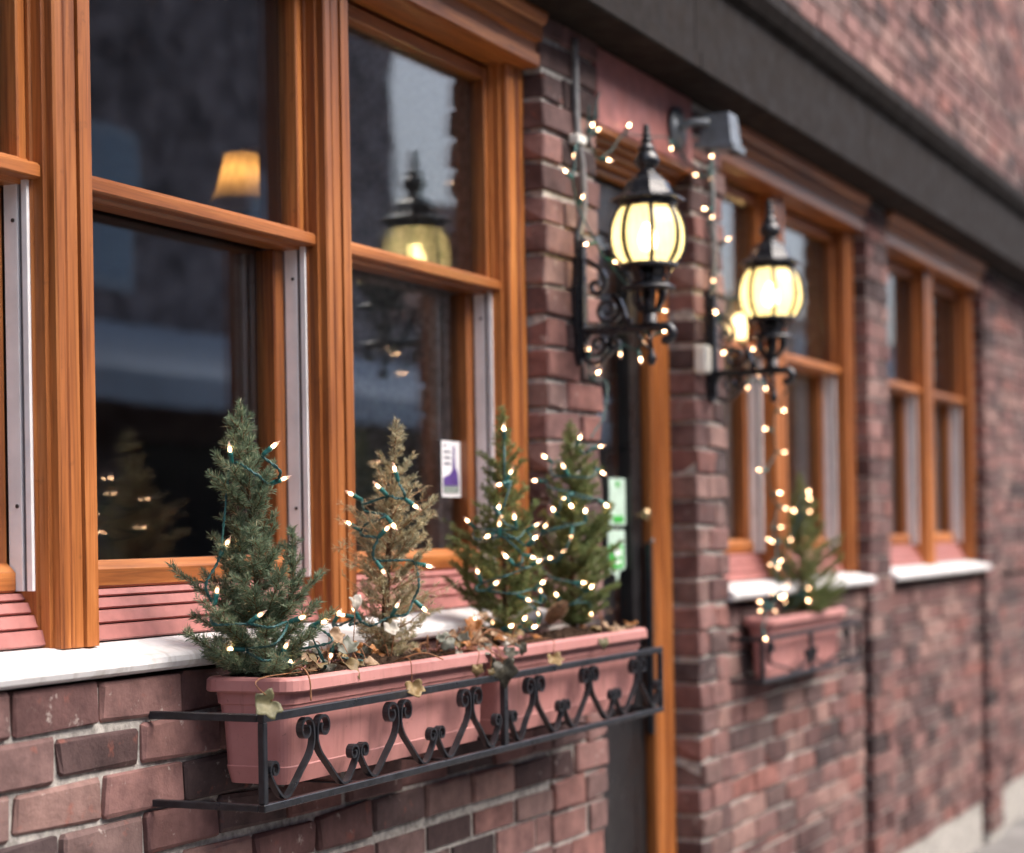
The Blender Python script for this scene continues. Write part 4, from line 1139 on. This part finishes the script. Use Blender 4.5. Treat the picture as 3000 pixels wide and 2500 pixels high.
# ------------------------------------------------------------------ dried ivy, fallen leaves, pine cone
def leaf_mesh(seed, size):
    rd = random.Random(seed)
    lobes = [(0, 1.0), (.55, .62), (1.0, .85), (1.5, .55), (2.1, .68), (2.75, .42), (3.14, .22)]
    n = 28; ring = []
    for i in range(n):
        a = 2*math.pi*i/n; b = a if a <= math.pi else 2*math.pi-a
        r = float(np.interp(b, [q[0] for q in lobes], [q[1] for q in lobes]))*(1+rd.uniform(-.07, .07))
        ring.append((r*math.cos(a), r*math.sin(a)))
    cu, cv = rd.uniform(.3, 1.0)*rd.choice((-1, 1)), rd.uniform(-.5, .6)
    fold = rd.uniform(.15, .5); ph = rd.uniform(0, 6)
    vs = []; fs = []; K = 4
    def P(x, y):
        z = cu*x*x*.85+cv*x*y*.7+fold*abs(y)*1.0+.5*cv*y*y+.10*math.sin(x*5+ph)*math.cos(y*6+ph)
        return (x*size*.5, y*size*.5, z*size*.5)
    vs.append(P(0, 0))
    for k in range(1, K+1):
        f = k/K
        vs += [P(x*f, y*f) for x, y in ring]
    for i in range(n): fs.append((0, 1+i, 1+(i+1) % n))
    for k in range(K-1):
        for i in range(n):
            fs.append((1+k*n+i, 1+(k+1)*n+i, 1+(k+1)*n+(i+1) % n, 1+k*n+(i+1) % n))
    m = len(vs); th = max(.0005, size*.012)
    vs2 = vs+[(x, y, z-th) for x, y, z in vs]
    fs2 = list(fs)+[tuple(m+i for i in f[::-1]) for f in fs]
    o0 = 1+(K-1)*n
    fs2 += [(o0+i, m+o0+i, m+o0+(i+1) % n, o0+(i+1) % n) for i in range(n)]
    me = bpy.data.meshes.new('leaf'); me.from_pydata(vs2, [], fs2); me.update()
    for p in me.polygons: p.use_smooth = True
    return me
ivy = {
 'a': thing('dried_ivy', (-1.05, -.13, 1.22), 'dried ivy trailing over the nearer planter between the first two spruces', 'ivy'),
 'b': thing('dried_ivy', (-.70, -.15, 1.22), 'tangled clump of withered ivy leaves over the joint between the planters', 'ivy'),
 'c': thing('dried_ivy', (-.45, -.15, 1.22), 'thin ivy stem with one yellowed leaf hanging below the pine cone', 'ivy'),
}
roots = {'a': [Vector((-1.10, -.12, 1.222)), Vector((-1.16, -.11, 1.222)), Vector((-1.0, -.14, 1.222))], 'b': [Vector((-.74, -.13, 1.222)), Vector((-.80, -.13, 1.222)), Vector((-.69, -.14, 1.222))], 'c': [Vector((-.50, -.14, 1.222))]}
xr = random.Random(77)
for g, n, x0, x1, y0, y1 in (('b', 16, -.86, -.60, -.19, -.11), ('a', 12, -1.24, -.95, -.18, -.09), ('c', 3, -.52, -.40, -.17, -.12)):
    for k in range(n):
        LEAVES.append((g, [int(1000*xr.uniform(x0, x1)), int(1000*xr.uniform(y0, y1)), int(1000*xr.uniform(1.228, 1.256))], xr.randint(14, 24), xr.choice(('tan', 'olive', 'grey', 'dark', 'orange', 'tan', 'yellow')), xr.choice((30, 80)), xr.randint(0, 360)))
for i, (g, p, s, colr, pitch, yaw) in enumerate(LEAVES):
    p = Vector(p)/1000; s = s/1000*1.7
    me = leaf_mesh(100+i, s); me.materials.append(MATS['leaf_'+colr])
    # face the leaf roughly towards the street, tilted
    rot = Matrix.Rotation(R(25)*0+R(-TH*0), 4, 'Z') @ Matrix.Rotation(R(180)*0, 4, 'Z')
    n = (Vector((-.45, -.75, .45)) if pitch > 60 else Vector((-.25, -.4, .9))).normalized()
    n = (n+Vector((rnd.uniform(-.4, .4), rnd.uniform(-.3, .3), rnd.uniform(-.3, .3)))).normalized()
    M4 = n.to_track_quat('Z', 'Y').to_matrix().to_4x4() @ Matrix.Rotation(R(yaw), 4, 'Z')
    if g == 'd':
        o = link('dead_leaf', me, None)
        o.matrix_world = Matrix.Translation(p) @ M4
        dl = {'green': 'greenish dead leaf caught on the planter lip below the heap of dead leaves', 'tan': 'tan dead leaf in the loose heap at the right end of the planter', 'yellow': 'yellowish dead leaf on the soil at the right end of the planter', 'orange': 'orange curled dead leaf near the dry stalk at the planter end'}
        tag(o, dl[colr], 'leaf', 'dead leaves at the right end of the planter')
        continue
    t = ivy[g]
    o = link('leaf', me, None, t)
    o.matrix_local = Matrix.Translation(p-ORG[t.name]) @ M4
    # stem from the soil to the leaf
    r0 = min(roots[g], key=lambda q: (q-p).length)
    att = p+(M4 @ Vector((-s*.1, 0, 0)))
    mid = r0.lerp(att, .5)+Vector((rnd.uniform(-.01, .01), rnd.uniform(-.01, .01), .018+rnd.uniform(0, .02)))
    if p.z < 1.2: mid = Vector((att.x-.004, -.207, 1.234))
    MB().tube(catmull([r0, mid, att], 7), .0009, 5).build('stem', 'ivy_stem', t)
for g, pts in (('a', [(-1.36, -.14, 1.222), (-1.385, -.19, 1.242), (-1.388, -.209, 1.225), (-1.392, -.214, 1.19)]), ('b', [(-.80, -.12, 1.225), (-.74, -.17, 1.243), (-.70, -.215, 1.212), (-.66, -.222, 1.196)]), ('b', [(-.84, -.13, 1.223), (-.84, -.132, 1.262)]), ('a', [(-1.0, -.15, 1.225), (-.97, -.19, 1.238), (-.94, -.215, 1.225)]), ('c', [(-.50, -.12, 1.225), (-.47, -.10, 1.25), (-.45, -.12, 1.275)])):
    MB().tube(catmull(pts, 6), .0013, 6).build('stem', 'ivy_stem', ivy[g])
t = thing('dry_stalk', (.07, -.12, 1.222), 'bent dry brown stalk sticking up at the right end of the planter', 'stalk')
MB().tube(catmull([(.075, -.10, 1.215), (.07, -.10, 1.25), (.05, -.09, 1.285), (.005, -.07, 1.325)], 6), .0022, 7).build('stem', 'ivy_stem', t)

# pine cone
pc = Vector((-.262, -.135, 1.278))
t = thing('pine_cone', (pc.x, pc.y, 1.24), 'open brown pine cone on the soil beside the lit spruce', 'pine cone')
ax_ = (CR*.55+U0*.55-W_*.45).normalized()
qz = ax_.to_track_quat('Z', 'Y').to_matrix()
MB().tube([pc-ax_*.028, pc, pc+ax_*.026], [.010, .013, .004], 10).build('core', 'cone_scale', t)
sc = bpy.data.meshes.new('cone_scale')
sc.from_pydata([(0, -.003, 0), (.008, -.0055, .002), (.0145, -.0045, .006), (.016, 0, .0072), (.0145, .0045, .006), (.008, .0055, .002), (0, .003, 0), (.009, 0, -.0015)], [], [(0, 1, 7), (1, 2, 7), (2, 3, 7), (3, 4, 7), (4, 5, 7), (5, 6, 7), (6, 0, 7), (0, 6, 5, 4, 3, 2, 1)])
sc.materials.append(MATS['cone_scale'])
for i in range(64):
    f = i/64; an = i*2.39996
    o = link('cone_scale', sc, None, t)
    k = .55+.75*math.sin(math.pi*(.15+.8*f))
    Mx = Matrix.Translation(pc-Vector(t.location)+ax_*(-.026+.052*f)) @ (qz.to_4x4()) @ Matrix.Rotation(an, 4, 'Z') @ Matrix.Rotation(-R(5+55*f), 4, 'Y') @ Matrix.Scale(k*1.15, 4)
    o.matrix_local = Mx
